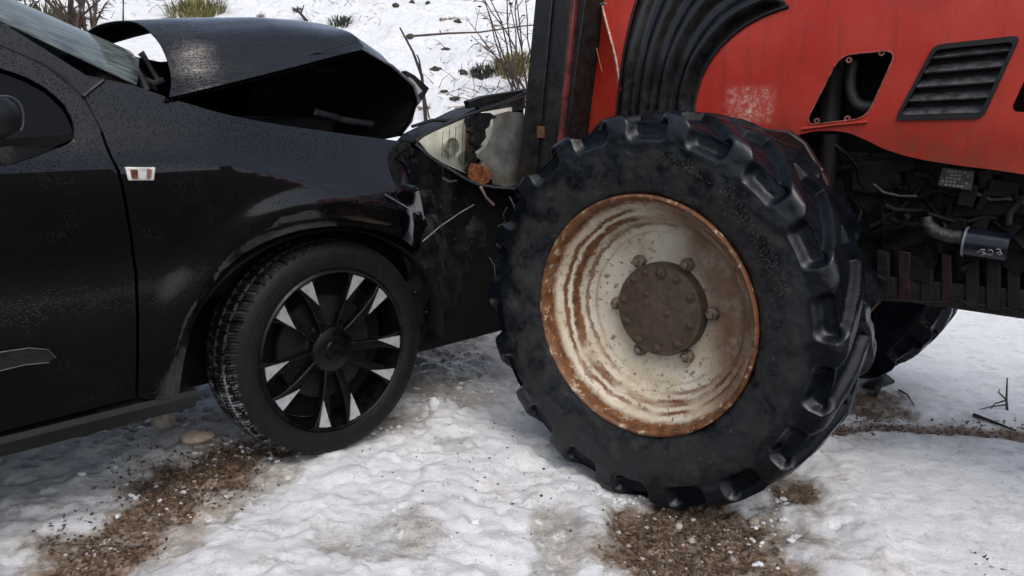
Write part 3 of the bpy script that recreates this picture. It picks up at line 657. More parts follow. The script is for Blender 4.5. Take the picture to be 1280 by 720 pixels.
for k in range(70):
    x, y = random.uniform(1045, 1290), random.uniform(190, 335); c = Vector(T.L(T.v(x, max(y, 178 + (x - 1045) * .2), -.60 + random.uniform(-.03, .03))))
    if random.random() < .5: mb.obox(c, [random.uniform(.015, .08) for _ in range(3)], Matrix.Rotation(random.uniform(-.5, .5), 3, 'Y') @ Matrix.Rotation(random.uniform(-.4, .4), 3, 'Z'))
    else:
        P = [c]; d = Vector((random.uniform(-1, 1), random.uniform(0, .3), random.uniform(-1, 1))).normalized()
        for i in range(5): d = (d + Vector((random.gauss(0, .4), 0, random.gauss(0, .4)))).normalized(); P.append(P[-1] + d * .035)
        mb.tube(P, random.uniform(.004, .011), 7)
tag(mb.build('engine_fittings', plain('near-black fittings', (.0028, .0026, .0026), .65, 0, .6, 16, .4, (.007, .005, .004), spec=.25), tr, 40, .002), kind='stuff')  # same mix as the castings in a darker tone
# maker's plate, its stamped lines too worn to read
pt = slab(T, 'data_plate', [(1178, 209), (1218, 214), (1214, 238), (1172, 232)], -.50, .006, M['plate'], tr, .001)
mb = MB()
for r_ in range(5):
    for k in range(7):
        if random.random() < .3: continue
        x = 1179 + k * 5 - r_ * .8; y = 212 + r_ * 4.3 + k * .5; slab(T, '', [(x, y), (x + 3.4, y + .4), (x + 3, y + 2.6), (x - .3, y + 2.2)], -.4988, .001, None, None, mb=mb)
tag(mb.build('stamped_marks', M['ink'], pt, 0), kind='stuff')
mb = MB(); mb.tube([T.L(T.v(x, y, -.52)) for x, y in ((1157, 271), (1160, 282), (1172, 291), (1190, 296), (1203, 297))], [.016, .018, .019, .019, .019], 14); mb.build('foil_hose', M['hose'], tr)
def can(x0, y0, x1, y1, v, r, nm, mat):
    a, b = Vector(T.L(T.v(x0, y0, v))), Vector(T.L(T.v(x1, y1, v))); mb = MB(); dv = b - a
    mb.tube([a, a + dv * .02, a + dv * .97, b], [r * .95, r, r, r * .93], 24); return mb.build(nm, mat, tr, 40), a, b
mb = MB(); mb.tube([T.L(T.v(x, y, -.56)) for x, y in smoothcurve([(1066, 75), (1063, 105), (1068, 125), (1080, 133), (1100, 132)], 4)], .016, 12); mb.build('intake_elbow', plain('dusty grey pipe', (.06, .06, .06), .5, .2), tr)
mb = MB(); mb.tube([T.L(T.v(x, y, -.62)) for x, y in ((1045, 70), (1040, 110), (1036, 160))], .03, 14); mb.build('engine_pipe', plain('dim grey pipe', (.025, .024, .023), .6), tr)
fc, fa, fb = can(1207, 302, 1262, 310, -.53, .040, 'oil_filter', M['filter'])
mb = MB(); dv = (fb - fa).normalized(); mb.tube([fa - dv * .003, fa + dv * .003], .042, 24); mb.build('filter_rim', M['edge'], fc, 40)
# pale figures on the filter can, bent to its surface
mb = MB()
def stroke(pts):
    for (x0, y0), (x1, y1) in zip(pts[:-1], pts[1:]):
        P = []
        for x, y in ((x0, y0), (x1, y1)):
            u, v, w = T.v(x, y, -.49); ax = fa + dv * (Vector(T.L((u, v, w))) - fa).dot(dv); P.append(ax)
            rel = w - ax.z; rel = max(-.039, min(.039, rel)); P[-1] = Vector((ax.x, ax.y + math.sqrt(max(1e-6, .0408 ** 2 - rel ** 2)), ax.z + rel))
        mb.tube(P, .0017, 5)
stroke([(1220, 316), (1226, 312), (1231, 312), (1227, 315), (1232, 318), (1226, 318)])
stroke([(1235, 313), (1239, 312), (1241, 315), (1238, 319), (1234, 318)])
stroke([(1245, 312), (1250, 311), (1250, 315), (1245, 316), (1249, 319), (1252, 317), (1250, 315)])
mb.build('filter_lettering', M['ink'], fc, 0)
# front axle, king pin and knuckle behind the wheel
mb = MB(); mb.tube([(0, -.19, WZ), (0, -.40, WZ)], [.15, .12], 20); mb.tube([(0, -.40, .56), (0, -1.30, .56)], [.09, .09], 16); mb.build('front_axle', M['dark'], tr)
mb = MB(); mb.box((-.5, -1.05, .55), (.62, -.70, .80)); mb.build('front_frame', M['dark'], tr, 30, .012)

# ------------------------------------------------------------------ CAR
car = root('car', 'black car with buckled hood and smashed front, its nose under the tractor', 'car', C)
def wc(u): return 1.005 - .11 * float(sst(-.40, .12, u))
arch_px = [(224, 500), (230, 455), (243, 402), (266, 357), (298, 321), (340, 297), (390, 284), (440, 283), (490, 294), (524, 318), (540, 350)]
def body0(u, w):
    c = wc(u); t = w - c; soft = float(sst(-.35, .1, u))
    if t > 0: v = .03 - (.055 * (1 - soft) + .02 * soft) * (1 - math.exp(-t / .045)) - (.30 + .25 * soft) * t - .9 * soft * t * t
    else: v = .03 - .035 * float(sst(0, .28, -t)) + .014 * float(sst(.22, .40, -t)) - .008 * float(sst(.45, .65, -t))
    v -= .10 * float(sst(.22, .50, u)) * float(sst(1.06, .9, w))
    return v
arch_uw = smoothcurve([C.on(x, y, body0) for x, y in arch_px], 4); AU = np.array(smoothcurve([C.on(x, y, body0) for x, y in arch_px], 60))
def body(u, w):
    v = body0(u, w)
    if u > -.75 and w < 1.05:
        d = float(np.hypot(AU[:, 0] - u, AU[:, 1] - w).min()); v += .019 * float(sst(.125, .065, d)) * float(sst(.40, .22, u)) * (.15 + .85 * float(sst(-.40, -.20, u))) - .006 * float(sst(.025, .0, d))
    return v
K = lambda x, y: C.on(x, y, body0)
BF = lambda u, w: (u, body(u, w), w)
top_px = [(106, 121), (118, 108), (136, 100), (165, 106), (213, 123), (260, 137), (300, 147), (350, 156), (400, 163), (450, 170), (512, 178)]
gap_px = [(173, 497), (174, 400), (172, 340), (165, 290), (156, 238), (146, 206), (129, 165), (106, 121)]
front_px = [(516, 190), (514, 215), (524, 240), (530, 270), (545, 300), (548, 352)]
f_out = [K(*p) for p in gap_px] + [K(*p) for p in top_px[1:]] + [K(*p) for p in front_px] + arch_uw[::-1]
fender = panel('fender', f_out, [], .0125, BF, .004, M['paint'], car, fr=C, smooth=40)
# returned edge under the fender top
# side indicator
ind = slab(C, 'side_indicator', [(157, 209), (195, 209), (193, 226), (161, 226)], .034, .02, M['white_plastic'], car, .003)
slab(C, 'reflector', [(163, 212), (172, 212), (173, 223), (165, 223)], .0365, .006, M['amber'], ind)
slab(C, 'reflector', [(184, 211), (190, 212), (189, 222), (184, 223)], .0365, .006, plain('pale reddish plastic', (.25, .12, .09), .3), ind)
# front door with its window opening
dg = [(x - 4, y) for x, y in gap_px]
d_out = [K(*p) for p in dg] + [K(*p) for p in ((60, 85), (30, 70), (0, 57))] + [(-1.15, 1.40), (-1.62, 1.47), (-1.70, 1.40), (-1.72, 1.0), (-1.70, .40)]
win = [K(*p) for p in ((0, 208), (15, 206), (50, 194), (86, 180), (94, 172), (92, 152), (82, 132), (60, 111), (30, 95), (0, 85))] + [(-1.12, 1.34), (-1.55, 1.41), (-1.60, 1.36), (-1.62, 1.03)]
door = panel('door', d_out, [rounded(win, .012, 2)], .022, BF, .004, M['paint'], car, fr=C, smooth=25)
panel('window', win, [], .06, lambda u, w: (u, body(u, w) - .015, w), .004, M['glass'], door, fr=C)
slab(C, 'window_corner', [(-30, 175), (40, 170), (93, 166), (93, 174), (50, 192), (10, 206), (-30, 210)], -.035, .01, M['liner'], door, .002)
m0 = [K(-60, 449), K(0, 439), (K(35, 434)), K(58, 436), K(68, 446), K(60, 452), K(30, 455), K(0, 462), K(-60, 474)]
panel('side_moulding', m0 + [], [], .03, lambda u, w: (u, body(u, w) + .009, w), .012, M['black'], door, fr=C, bev=.002)
mb = MB(); mb.tube([C.L((u, body(u, w) + .011, w)) for u, w in m0[:5]], .002, 6); mb.tube([C.L((u, body(u, w) + .010, w)) for u, w in m0[5:]], .0016, 6); mb.build('moulding_trim', plain('wet trim edge', (.07, .072, .075), .35, .3), door)
# rear door, pillar and roof beyond the picture edge
panel('rear_door', [(-1.715, .40), (-1.735, 1.0), (-1.715, 1.40), (-1.64, 1.475), (-2.3, 1.46), (-2.55, 1.1), (-2.5, .75), (-2.35, .40)], [[(-1.80, 1.04), (-1.77, 1.38), (-2.22, 1.39), (-2.40, 1.08)]], .06, lambda u, w: (u, body(u, w), w), .004, M['paint'], car, fr=C, smooth=25)
loft('roof', [[(u, -.33 if i == 0 else v, w - k * .02) for i, (v, w) in enumerate(((-.2, 1.44), (-.35, 1.53), (-.85, 1.57), (-1.35, 1.53), (-1.5, 1.44)))] for u, k in ((-1.12, 1), (-1.7, -.5), (-2.4, 1.5))], M['paint'], car, C, .006)
mb = MB(); mb.box((-2.4, .25, .42), (-.62, 1.45, .95)); mb.box((-1.9, .25, .9), (-1.62, .75, 1.42)); mb.box((-.85, .25, .9), (-.62, 1.45, 1.12)); mb.build('cabin_interior', M['cloth'], car, 30, .03)
mb = MB(); mb.box((-2.45, 1.50, .40), (-.55, 1.56, 1.05)); mb.build('far_side_panel', M['paint'], car, 30)
# sill
s0 = C.v(0, 540, -.005); s1 = C.v(230, 495, -.005)
mb = MB(); wt = (s0[2] + s1[2]) / 2
mb.prism([C.L(p) for p in ((-2.4, .0, wt), (-2.4, .004, wt - .015), (-2.4, -.02, wt - .055), (-2.4, -.14, wt - .07), (-2.4, -.14, wt))], [C.L(p) for p in ((-.455, .0, wt), (-.455, .004, wt - .015), (-.455, -.02, wt - .055), (-.455, -.14, wt - .07), (-.455, -.14, wt))])
mb.build('sill', M['black'], car, 30)
mb = MB(); mb.box((-2.4, .16, wt - .02), (-.5, 1.5, wt + .02)); mb.build('floor_pan', M['liner'], car)
# windscreen pillar
pil = [K(*p) for p in ((-60, 30), (0, 60), (58, 88), (104, 121), (134, 99), (110, 94), (56, 60), (0, 25), (-60, -8))]
panel('windscreen_pillar', pil, [], .03, lambda u, w: (u, body0(u, w) - .012, w), .03, M['paint'], car, fr=C)
mb = MB(); mb.tube([C.L((u, body0(u, w) + .001, w)) for u, w in [K(*p) for p in ((104, 121), (116, 111), (129, 101))]], .0055, 6); mb.build('rubber_strip', M['black'], car)
mb = MB(); mb.tube([C.L((u, body0(u, w) - .004, w)) for u, w in smoothcurve([K(*p) for p in ((-40, 37), (0, 57), (60, 84), (99, 118), (126, 166))], 4)], .0055, 6); mb.build('door_seal', M['black'], car)
# windscreen, bowed across the car
secs = []
n0, n1 = (-.500, -.10, 1.205), C.v(0, 26, -.15)
e = np.array(n1) - np.array(n0); e = e / np.linalg.norm(e); wsN = np.array([math.sin(math.atan2(e[2], -e[0])), 0, math.cos(math.atan2(e[2], -e[0]))])
for b in (0, .2, .4, .7, 1.):
    row = []
    for a in (0, .04, .1, .2, .35, .5, .65, .8, .9, 1.):
        bul = 1 - (2 * a - 1) ** 2; P = np.array(n0) + e * b * .78; P[1] = -.10 - .12 * b - a * (1.36 - .24 * b)
        P = P + wsN * (.15 * bul * (1 - .2 * b)) + np.array([.10 * bul, 0, 0]) * (1 - b); row.append(tuple(P))
    secs.append(row)
loft('windscreen', secs, M['screen'], car, C, .004, 60)
# scuttle below the glass, wiper and hinge
loft('scuttle', [[(-.50, -.12, 1.18), (-.36, -.6, 1.20), (-.36, -1.0, 1.20), (-.50, -1.45, 1.18)], [(-.40, -.12, 1.14), (-.26, -.6, 1.17), (-.26, -1.0, 1.17), (-.40, -1.45, 1.14)]], M['black'], car, C, .01)
mb = MB(); mb.tube([C.L(C.v(x, y, -.25)) for x, y in ((176, 66), (181, 72), (188, 84), (197, 99))], [.010, .007, .006, .008], 6); mb.tube([C.L(C.v(x, y, -.24)) for x, y in ((172, 72), (170, 84), (177, 97), (183, 112))], [.006, .009, .008, .012], 6)
mb.tube([C.L(C.v(x, y, -.24)) for x, y in ((183, 100), (192, 104), (204, 100))], .008, 6); mb.tube([C.L(C.v(x, y, -.3)) for x, y in ((120, 62), (150, 74), (176, 92), (195, 112))], .006, 6); mb.build('hood_hinge', M['grey_plastic'], car)
# mirror at the picture's left edge
mc = C.v(-24, 146, .12); mb = MB(); mb.ball(C.L(mc), (.075, .055, .052), 20, 12); mb.tube([C.L((mc[0] + .02, .04, mc[2] - .03)), C.L((mc[0], -.02, mc[2] - .05))], .03, 8)
mir = mb.build('mirror', M['black'], car, 60)
mb = MB(); mb.tube([C.L(C.v(x, y, .16)) for x, y in smoothcurve([(-6, 121), (12, 121), (24, 129), (29, 142), (29, 156), (26, 163)], 4)], .0025, 6); mb.build('mirror_trim', M['grey_plastic'], mir)
# buckled hood
hs = [
 [(-.415, v, w) for v, w in ((-.10, 1.175), (-.085, 1.225), (-.115, 1.29), (-.185, 1.343), (-.32, 1.384), (-.58, 1.392), (-.80, 1.358), (-.92, 1.342))],
 [(-.25, v, w) for v, w in ((-.11, 1.213), (-.105, 1.262), (-.135, 1.325), (-.20, 1.372), (-.33, 1.404), (-.64, 1.412), (-.95, 1.386), (-1.10, 1.372))],
 [(-.05, v, w) for v, w in ((-.125, 1.262), (-.120, 1.305), (-.145, 1.353), (-.21, 1.394), (-.34, 1.422), (-.72, 1.440), (-1.05, 1.438), (-1.2, 1.437))],
 [(.12, v, w) for v, w in ((-.136, 1.306), (-.134, 1.338), (-.165, 1.368), (-.235, 1.400), (-.37, 1.430), (-.78, 1.462), (-1.10, 1.474), (-1.22, 1.475))],
 [(.225, v, w) for v, w in ((-.14, 1.332), (-.145, 1.350), (-.19, 1.374), (-.275, 1.404), (-.42, 1.434), (-.80, 1.474), (-1.12, 1.496), (-1.24, 1.497))],
 [(.34, v, w) for v, w in ((-.14, 1.286), (-.150, 1.297), (-.20, 1.322), (-.28, 1.352), (-.42, 1.388), (-.80, 1.440), (-1.14, 1.470), (-1.26, 1.472))],
 [(.43, v, w) for v, w in ((-.14, 1.226), (-.15, 1.232), (-.20, 1.245), (-.28, 1.265), (-.42, 1.300), (-.80, 1.35), (-1.16, 1.38), (-1.28, 1.38))],
 [(.452, v, w) for v, w in ((-.14, 1.168), (-.15, 1.17), (-.20, 1.175), (-.28, 1.18), (-.42, 1.20), (-.80, 1.23), (-1.18, 1.25), (-1.30, 1.25))],
 [(.42, v, w) for v, w in ((-.14, 1.105), (-.15, 1.105), (-.20, 1.10), (-.28, 1.10), (-.42, 1.11), (-.80, 1.12), (-1.18, 1.12), (-1.30, 1.12))],
 [(.37, v, w) for v, w in ((-.14, 1.056), (-.15, 1.055), (-.20, 1.045), (-.28, 1.04), (-.42, 1.03), (-.80, 1.02), (-1.18, 1.02), (-1.30, 1.02))],
]
for k, (du, dv_) in enumerate(((-.024, .048), (-.024, .048), (-.022, .044), (-.016, .034), (-.006, .014))):      # the near edge flares outward
    u_, v_, w_ = hs[k][0]; hs[k][0] = (u_ + du, v_ + dv_, w_ - .001)
rs_ = np.random.RandomState(4)
hsd = [[(u + .004 * rs_.randn() * (k > 3), v, w + .004 * rs_.randn() * (0 < j < 6) * (k > 0)) for j, (u, v, w) in enumerate(s_)] for k, s_ in enumerate(hs)]
hd = loft('hood', hsd, M['paint_hood'], car, C, .003, 16, 1, 6)
def under(s_, i):
    out = []
    for u, v, w in s_: out.append((u - .010 * min(1, max(0, i - 4)) + (.003 if i == 0 else 0), v - (.003 if i == 0 else .009) if v > -.25 else v, w - (.004 if i == 0 else .010) * (1 if i < 6 else 0)))
    return out
loft('hood_liner', [under(s_, i) for i, s_ in enumerate(hsd)], M['hood_liner'], hd, C, .002, 16, 1, 6)  # near-black sheet added so the hollow under the hood looks shaded
mb = MB(); mb.tube([C.L((s_[0][0], s_[0][1] + .003, s_[0][2])) for s_ in hs[4:8]], [.003, .005, .006, .005], 6); mb.build('hood_edge', M['edge'], car)
mb = MB(); mb.tube([C.L(C.v(x, y, -.115)) for x, y in smoothcurve([(300, 97), (350, 79), (400, 64), (443, 53)], 3)], .0022, 5); mb.build('hood_crease', M['black'], car)
br = slab(C, 'hood_latch_plate', [(508, 88), (519, 94), (537, 110), (531, 121), (519, 137), (513, 118)], -.18, .03, M['black'], car, .003)
slab(C, 'torn_sticker', [(511, 96), (516, 99), (528, 114), (517, 122)], -.176, .002, plain('pale torn sticker', (.35, .36, .37), .5, 0, .3, 50), br)
# engine bay: far fender, slam panel, engine lumps, all in the dark under the hood
panel('fender', [(-.55, .75), (-.55, 1.30), (-.30, 1.375), (-.14, 1.368), (.05, 1.335), (.30, 1.36), (.42, 1.32), (.55, 1.22), (.6, .75)], [], .06, lambda u, w: (u, -1.30 + .0 * w, w), .01, M['paint'], car, fr=C)
mb = MB(); mb.box((-.45, .16, .6), (.30, 1.3, 1.02)); mb.box((-.1, .35, 1.0), (.25, .9, 1.12)); mb.box((-.44, .16, 1.0), (-.38, 1.35, 1.12)); mb.build('engine', M['liner'], car, 30, .02)
mb = MB(); mb.tube([C.L(C.v(x, y, -.35)) for x, y in ((395, 140), (430, 150), (470, 156), (498, 165))], .012, 8); mb.tube([C.L(C.v(x, y, -.45)) for x, y in ((380, 78), (400, 88), (430, 84))], .01, 8); mb.build('engine_hose', M['grey_plastic'], car)
# inner wheel arch
mb = MB(); V = []; na = 40
for i in range(na + 1):
    a = math.radians(-8 + 188 * i / na)
    for v in (-.015, -.08, -.30): V.append(C.L((-.03 + .47 * math.cos(a), v, .405 + (.385 if v > -.05 else .39) * math.sin(a))))
mb.add(V, gridfaces(na + 1, 3).tolist()); b0 = len(mb.V)
o = mb.build('wheel_arch_liner', M['liner'], car, 50); q = o.modifiers.new('s', 'SOLIDIFY'); q.thickness = .004
mb = MB(); mb.box((-.52, .30, .30), (.5, .33, 1.0)); mb.build('inner_arch_wall', M['liner'], car)
# crushed bumper and torn panel ahead of the wheel
random.seed(5)
def crumple(u, w):
    n = float(fbm(np.array([u * 7.]), np.array([w * 6.]), 51, 4)[0]); return (u, -.07 - .10 * float(sst(.35, .8, u)) + .07 * n - .06 * float(sst(.6, .3, w)), w)
CB = lambda x, y: C.v(x, y, -.06)[::2]
bo = [CB(*p) for p in ((512, 184), (545, 200), (575, 220), (600, 232), (650, 236), (700, 240), (700, 300), (690, 345), (675, 400), (640, 415), (590, 406), (560, 412), (528, 432), (518, 400), (512, 360), (500, 320), (505, 280), (515, 240))]
bp = panel('bumper', bo, [], .022, crumple, .005, plain('crushed black plastic', (.003, .003, .004), .55, 0, .5, 20, .25, spec=.2), car, fr=C, smooth=18)
mb = MB(); mb.box((.25, .14, .27), (.98, 1.3, .86)); mb.build('crash_beam', M['liner'], car, 30, .03)
def bit(nm, pts, v, r, mat): 
    mb = MB(); mb.tube([C.L(C.v(x, y, v)) for x, y in pts], r, 5); return mb.build(nm, mat, car)
bit('torn_wire', [(528, 302), (550, 283), (575, 266), (592, 256)], .02, .0022, M['edge'])
bit('torn_wire', [(481, 243), (500, 254), (524, 268)], .035, .002, M['edge'])
bit('torn_wire', [(637, 246), (642, 256), (644, 266)], .02, .0022, M['edge'])
bit('torn_wire', [(634, 259), (629, 268), (631, 278), (622, 283)], .02, .002, M['plate'])
bit('torn_wire', [(612, 322), (618, 332), (619, 345)], .02, .002, M['edge'])
bit('lamp_bracket', [(601, 234), (608, 247), (617, 256)], .02, [.006, .004, .006], plain('pinkish plastic', (.22, .15, .13), .4))
bit('torn_clip', [(553, 222), (560, 227), (570, 226)], .02, [.004, .006, .004], M['plate'])
random.seed(9)
mb = MB()
for k in range(40):
    x, y = random.uniform(520, 635), random.uniform(245, 400)
    u, v, w = C.v(x, y, -.03); p = crumple(u, w); mb.obox(C.L((u, p[1] + .008, w)), (random.uniform(.003, .010), .003, random.uniform(.002, .005)), Matrix.Rotation(random.uniform(0, 3), 3, 'Y'))
tag(mb.build('splinters', M['plate'], bp, 0), kind='stuff')
# smashed headlight
hl = slab(C, 'headlight', [(521, 178), (530, 168), (590, 138), (655, 118), (656, 236), (605, 234), (560, 212), (532, 194)], -.11, .12, M['black'], car, .004)
def lens(nm, px, v, bul, mat, par, c, R):
    P = [C.v(x, y, v)[::2] for x, y in px]; cu, _, cw = C.v(*c, v)
    return panel(nm, P, [], .016, lambda u, w: (u, v + bul * (1 - min(1, ((u - cu) ** 2 + (w - cw) ** 2) / R ** 2)), w), .004, mat, par, fr=C)
lens('reflector', [(526, 177), (545, 163), (588, 143), (640, 134), (640, 200), (625, 226), (600, 222), (584, 216), (560, 205), (540, 193)], -.085, -.02, plain('bright reflector', (.78, .78, .72), .35, .0, .2, 14, .1), hl, (570, 180), .2)
for cx_, cy_, rr_ in ((566, 183, .030), (583, 196, .022)):
    q_ = C.v(cx_, cy_, -.072); mb = MB(); mb.lathe([(.0, rr_), (.012, rr_ * .93), (.03, rr_ * .6), (.035, rr_ * .25), (.020, rr_ * .22), (.016, 0)], C.L(q_), 28); mb.build('reflector_bowl', plain('chromed bowl', (.62, .62, .58), .2, .25, .2), hl, 50)
lens('lens', [(522, 175), (540, 163), (589, 146), (590, 170), (603, 183), (592, 190), (604, 202), (588, 219), (560, 205), (538, 193)], -.055, .010, M['lens'], hl, (570, 182), .16)
lens('lens_shard', [(614, 144), (632, 139), (652, 141), (656, 180), (655, 231), (630, 233), (612, 230), (611, 212), (602, 203), (592, 196), (597, 189), (604, 183), (609, 172), (613, 158)], -.06, .02, M['lens_dirty'], hl, (620, 190), .3)
lens('indicator_reflector', [(588, 204), (598, 205), (607, 210), (613, 217), (610, 227), (602, 231), (592, 229), (584, 221), (585, 211)], -.045, .01, M['amber'], hl, (598, 218), .1)
slab(C, 'dark_hole_patch', [(585, 148), (598, 141), (613, 141), (621, 146), (614, 150), (612, 158), (607, 162), (608, 172), (602, 180), (596, 183), (592, 177), (593, 168), (588, 164), (590, 157), (584, 154)], -.038, .02, M['black'], hl, .002)  # black slab painted in for the dark of a hole in the lens
for k, x in enumerate((552, 560, 568, 577)):
    mb = MB(); mb.tube([C.L(C.v(x + 2, 165 - (k * 3.4), -.037)), C.L(C.v(x, 196 + k * 3, -.037))], .0011, 4); mb.build('lens_rib', M['grey_plastic'], hl, 0)
bit('headlight_bezel', smoothcurve([(519, 176), (540, 163), (590, 142), (625, 130), (657, 117)], 3), -.03, .007, M['black'])
bit('headlight_bezel', smoothcurve([(520, 180), (540, 197), (565, 213), (600, 231), (655, 236)], 3), -.03, .005, M['grey_plastic'])
slab(C, 'grille_fragment', [(584, 128), (606, 121), (640, 117), (657, 110), (657, 136), (640, 139), (612, 140)], -.10, .03, M['grey_plastic'], car, .004)
slab(C, 'grille_fragment', [(586, 126), (605, 120), (655, 112), (655, 117), (600, 131), (588, 136)], -.085, .03, M['black'], car, .004)
bit('grille_strip', [(515, 158), (540, 150), (565, 151)], -.12, .006, M['black'])
# car wheel
WU = C.v(424, 440, 0); cw_ = bpy.data.objects.new('wheel', None); COL.objects.link(cw_); cw_.parent = car; cw_.location = C.L((0, -.008, WU[2])); cw_.empty_display_size = .1
CPf = [(.022, .252), (.006, .266), (0, .293), (.005, .320), (.018, .337), (.045, .346), (.11, .349)]; CPf = CPf + [(.22 - d, r) for d, r in CPf[-2::-1]]
def car_notch(PH, SS, s, D, Rr):
    d = D[None] + 0 * SS; tread = sst(.008, .022, d) * sst(.212, .198, d) * (Rr[None] > .318)
    g = np.zeros_like(SS)
    for c in (.060, .11, .160): g = np.maximum(g, sst(.0055, .003, np.abs(d - c)))
    side = np.abs(d - .11); x = (PH * 68 / (2 * PI) + np.sign(d - .11) * .25 + side * 7) % 1.0
    lat = sst(.16, .10, np.abs(x - .5)); g = np.maximum(g, lat)
    x2 = (PH * 204 / (2 * PI) + side * 25) % 1.0; sip = sst(.18, .10, np.abs(x2 - .5)) * .25
    cut = .0075 * np.maximum(g, sip) * tread
    cut = cut + .0012 * sst(.002, .0005, np.abs(Rr[None] - .30) - .0005) * (d < .1)
    return cut, np.maximum(g, sip * 2) * tread
cV, cFc, cE = tyre('c', CPf, 1360, 96, car_notch, None, None, 0, 0); cV = cV * np.array([1, -1, 1])
cme = fastmesh('tyre', cV, cFc); cme.attributes.new('groove', 'FLOAT', 'POINT').data.foreach_set('value', cE.astype(np.float32)); link('tyre', cme, M['car_tyre'], cw_, 35)
mb = MB(); mb.lathe([(d, r) for d, r in ((.03, .262), (.008, .262), (.002, .256), (.006, .250), (.03, .244), (.08, .238), (.19, .245), (.19, .255))], (0, 0, 0), 96); mb.build('rim', M['wheel_black'], cw_, 40)
mb = MB(); mb.lathe([(.085, .17), (.075, .165), (.075, .08), (.06, .07), (.06, 0)], (0, 0, 0), 48); mb.build('brake_disc', M['brake'], cw_, 40)
mb = MB(); mb.lathe([(.12, .24), (.11, .235), (.11, .0)], (0, 0, 0), 48); mb.build('wheel_back', M['liner'], cw_, 40)
mb = MB(); mb.lathe([(.05, .075), (.03, .072), (.022, .06), (.020, .032), (.014, .028), (.013, 0)], (0, 0, 0), 40); mb.build('wheel_hub', M['wheel_black'], cw_, 40)
sp = tp = None
for k in range(10):
    a = math.radians(72 + 36 * k + (4 if k % 2 else -4))
    if sp is None:
        P = [(.055, -.016), (.10, -.013), (.16, -.014), (.215, -.022), (.250, -.036), (.250, .036), (.215, .022), (.16, .014), (.10, .013), (.055, .016)]
        mb = MB(); A = [(x, .030 - .022 * min(1, (x - .05) / .2), y) for x, y in P]; mb.prism(A, [(x, d + .03, y) for x, d, y in A]); o = mb.build('spoke', M['wheel_black'], cw_, 30, .003); sp = o.data
        P = [(.162, .012), (.180, .005), (.200, -.004), (.220, -.013), (.2435, -.0245), (.2455, -.004), (.2445, .018), (.220, .0165), (.200, .0150), (.180, .0135)]
        mb = MB(); A = [(x, .030 - .022 * min(1, (x - .05) / .2) - .004, y) for x, y in P]; mb.prism(A, [(x, d + .006, y) for x, d, y in A]); o2 = mb.build('spoke_face', M['silver'], cw_, 30); tp = o2.data
    else:
        o = link('spoke', sp, None, cw_, 0); q = o.modifiers.new('bevel', 'BEVEL'); q.width = .003; q.segments = 2; q.limit_method = 'ANGLE'
        o2 = link('spoke_face', tp, None, cw_, 0)
    o.rotation_euler = (0, -a, 0); o2.rotation_euler = (0, -a, 0)
    if k % 2: o2.scale = (1, 1, -1)

# ------------------------------------------------------------------ small loose things on the snow
def scatter(name, n, where, shape, m, seed):
    random.seed(seed); mb = MB()
    for _ in range(n):
        x, y = where(); shape(mb, x, y, hz(x, y))
    o = mb.build(name, m, None, 30, fix=False); return o
hz_cache = None
def inblob(px, py, rx, ry):
    def f():
        while True:
            a, b = random.gauss(0, .5), random.gauss(0, .5)
            if a * a + b * b < 1.6: return G0(px + a * rx, py + b * ry)
    return f
def choice(*fs):
    return lambda: random.choice(fs)()
def flake(s0, s1):
    def f(mb, x, y, z):
        s_ = random.uniform(s0, s1); c = Vector((x, y, z + random.uniform(.001, .006))); Mx = Matrix.Rotation(random.uniform(0, 6.3), 3, 'Z') @ Matrix.Rotation(random.gauss(0, .45), 3, 'X') @ Matrix.Rotation(random.gauss(0, .45), 3, 'Y')
        mb.add([c + Mx @ Vector(p) for p in ((-s_, 0, 0), (0, -s_ * .42, .002), (s_, 0, .001), (0, s_ * .42, -.001))], [(0, 1, 2), (0, 2, 3)])
    return f
def lump(s0, s1):
    def f(mb, x, y, z):
        s_ = random.uniform(s0, s1) * random.choice((.6, .8, 1)); mb.ball((x, y, z + s_ * .2), (s_ * random.uniform(.7, 1.3), s_ * random.uniform(.7, 1.2), s_ * random.uniform(.5, .8)), 7, 5, .22)
    return f
lw = choice(inblob(230, 630, 95, 45), inblob(130, 700, 80, 30), inblob(300, 590, 60, 18), inblob(240, 610, 90, 35))
rw = choice(inblob(865, 680, 100, 45), inblob(850, 660, 90, 30))
dw = choice(inblob(1090, 525, 60, 18), inblob(1020, 540, 40, 10), inblob(1180, 535, 120, 10))
tag(scatter('leaf_litter', 2600, choice(lw, lw, rw, dw), flake(.003, .010), M['leaf_brown'], 1), 'brown leaf litter trodden into the slush beside the wheels', 'leaf litter', kind='stuff')
tag(scatter('mud_crumbs', 800, choice(lw, rw, rw, inblob(560, 470, 70, 45), inblob(600, 580, 260, 120)), lump(.0015, .005), M['soil'], 2), 'dark crumbs of mud scattered over the snow', 'mud', kind='stuff')
tag(scatter('snow_crumbs', 260, choice(inblob(440, 555, 70, 12), inblob(300, 570, 110, 30), inblob(770, 618, 40, 8), inblob(600, 620, 200, 70), inblob(960, 650, 40, 50), inblob(200, 620, 160, 70), inblob(580, 500, 60, 30)), lump(.003, .012), M['snow'], 3), 'white crumbs of broken snow around the wheels', 'snow', kind='stuff')
tag(scatter('slush_crumbs', 520, choice(inblob(430, 558, 80, 12), lw, lw, rw, inblob(200, 545, 110, 15)), lump(.002, .008), M['snow_dirty'], 4), 'grey brown crumbs of dirty slush beside the leaf litter', 'slush', kind='stuff')

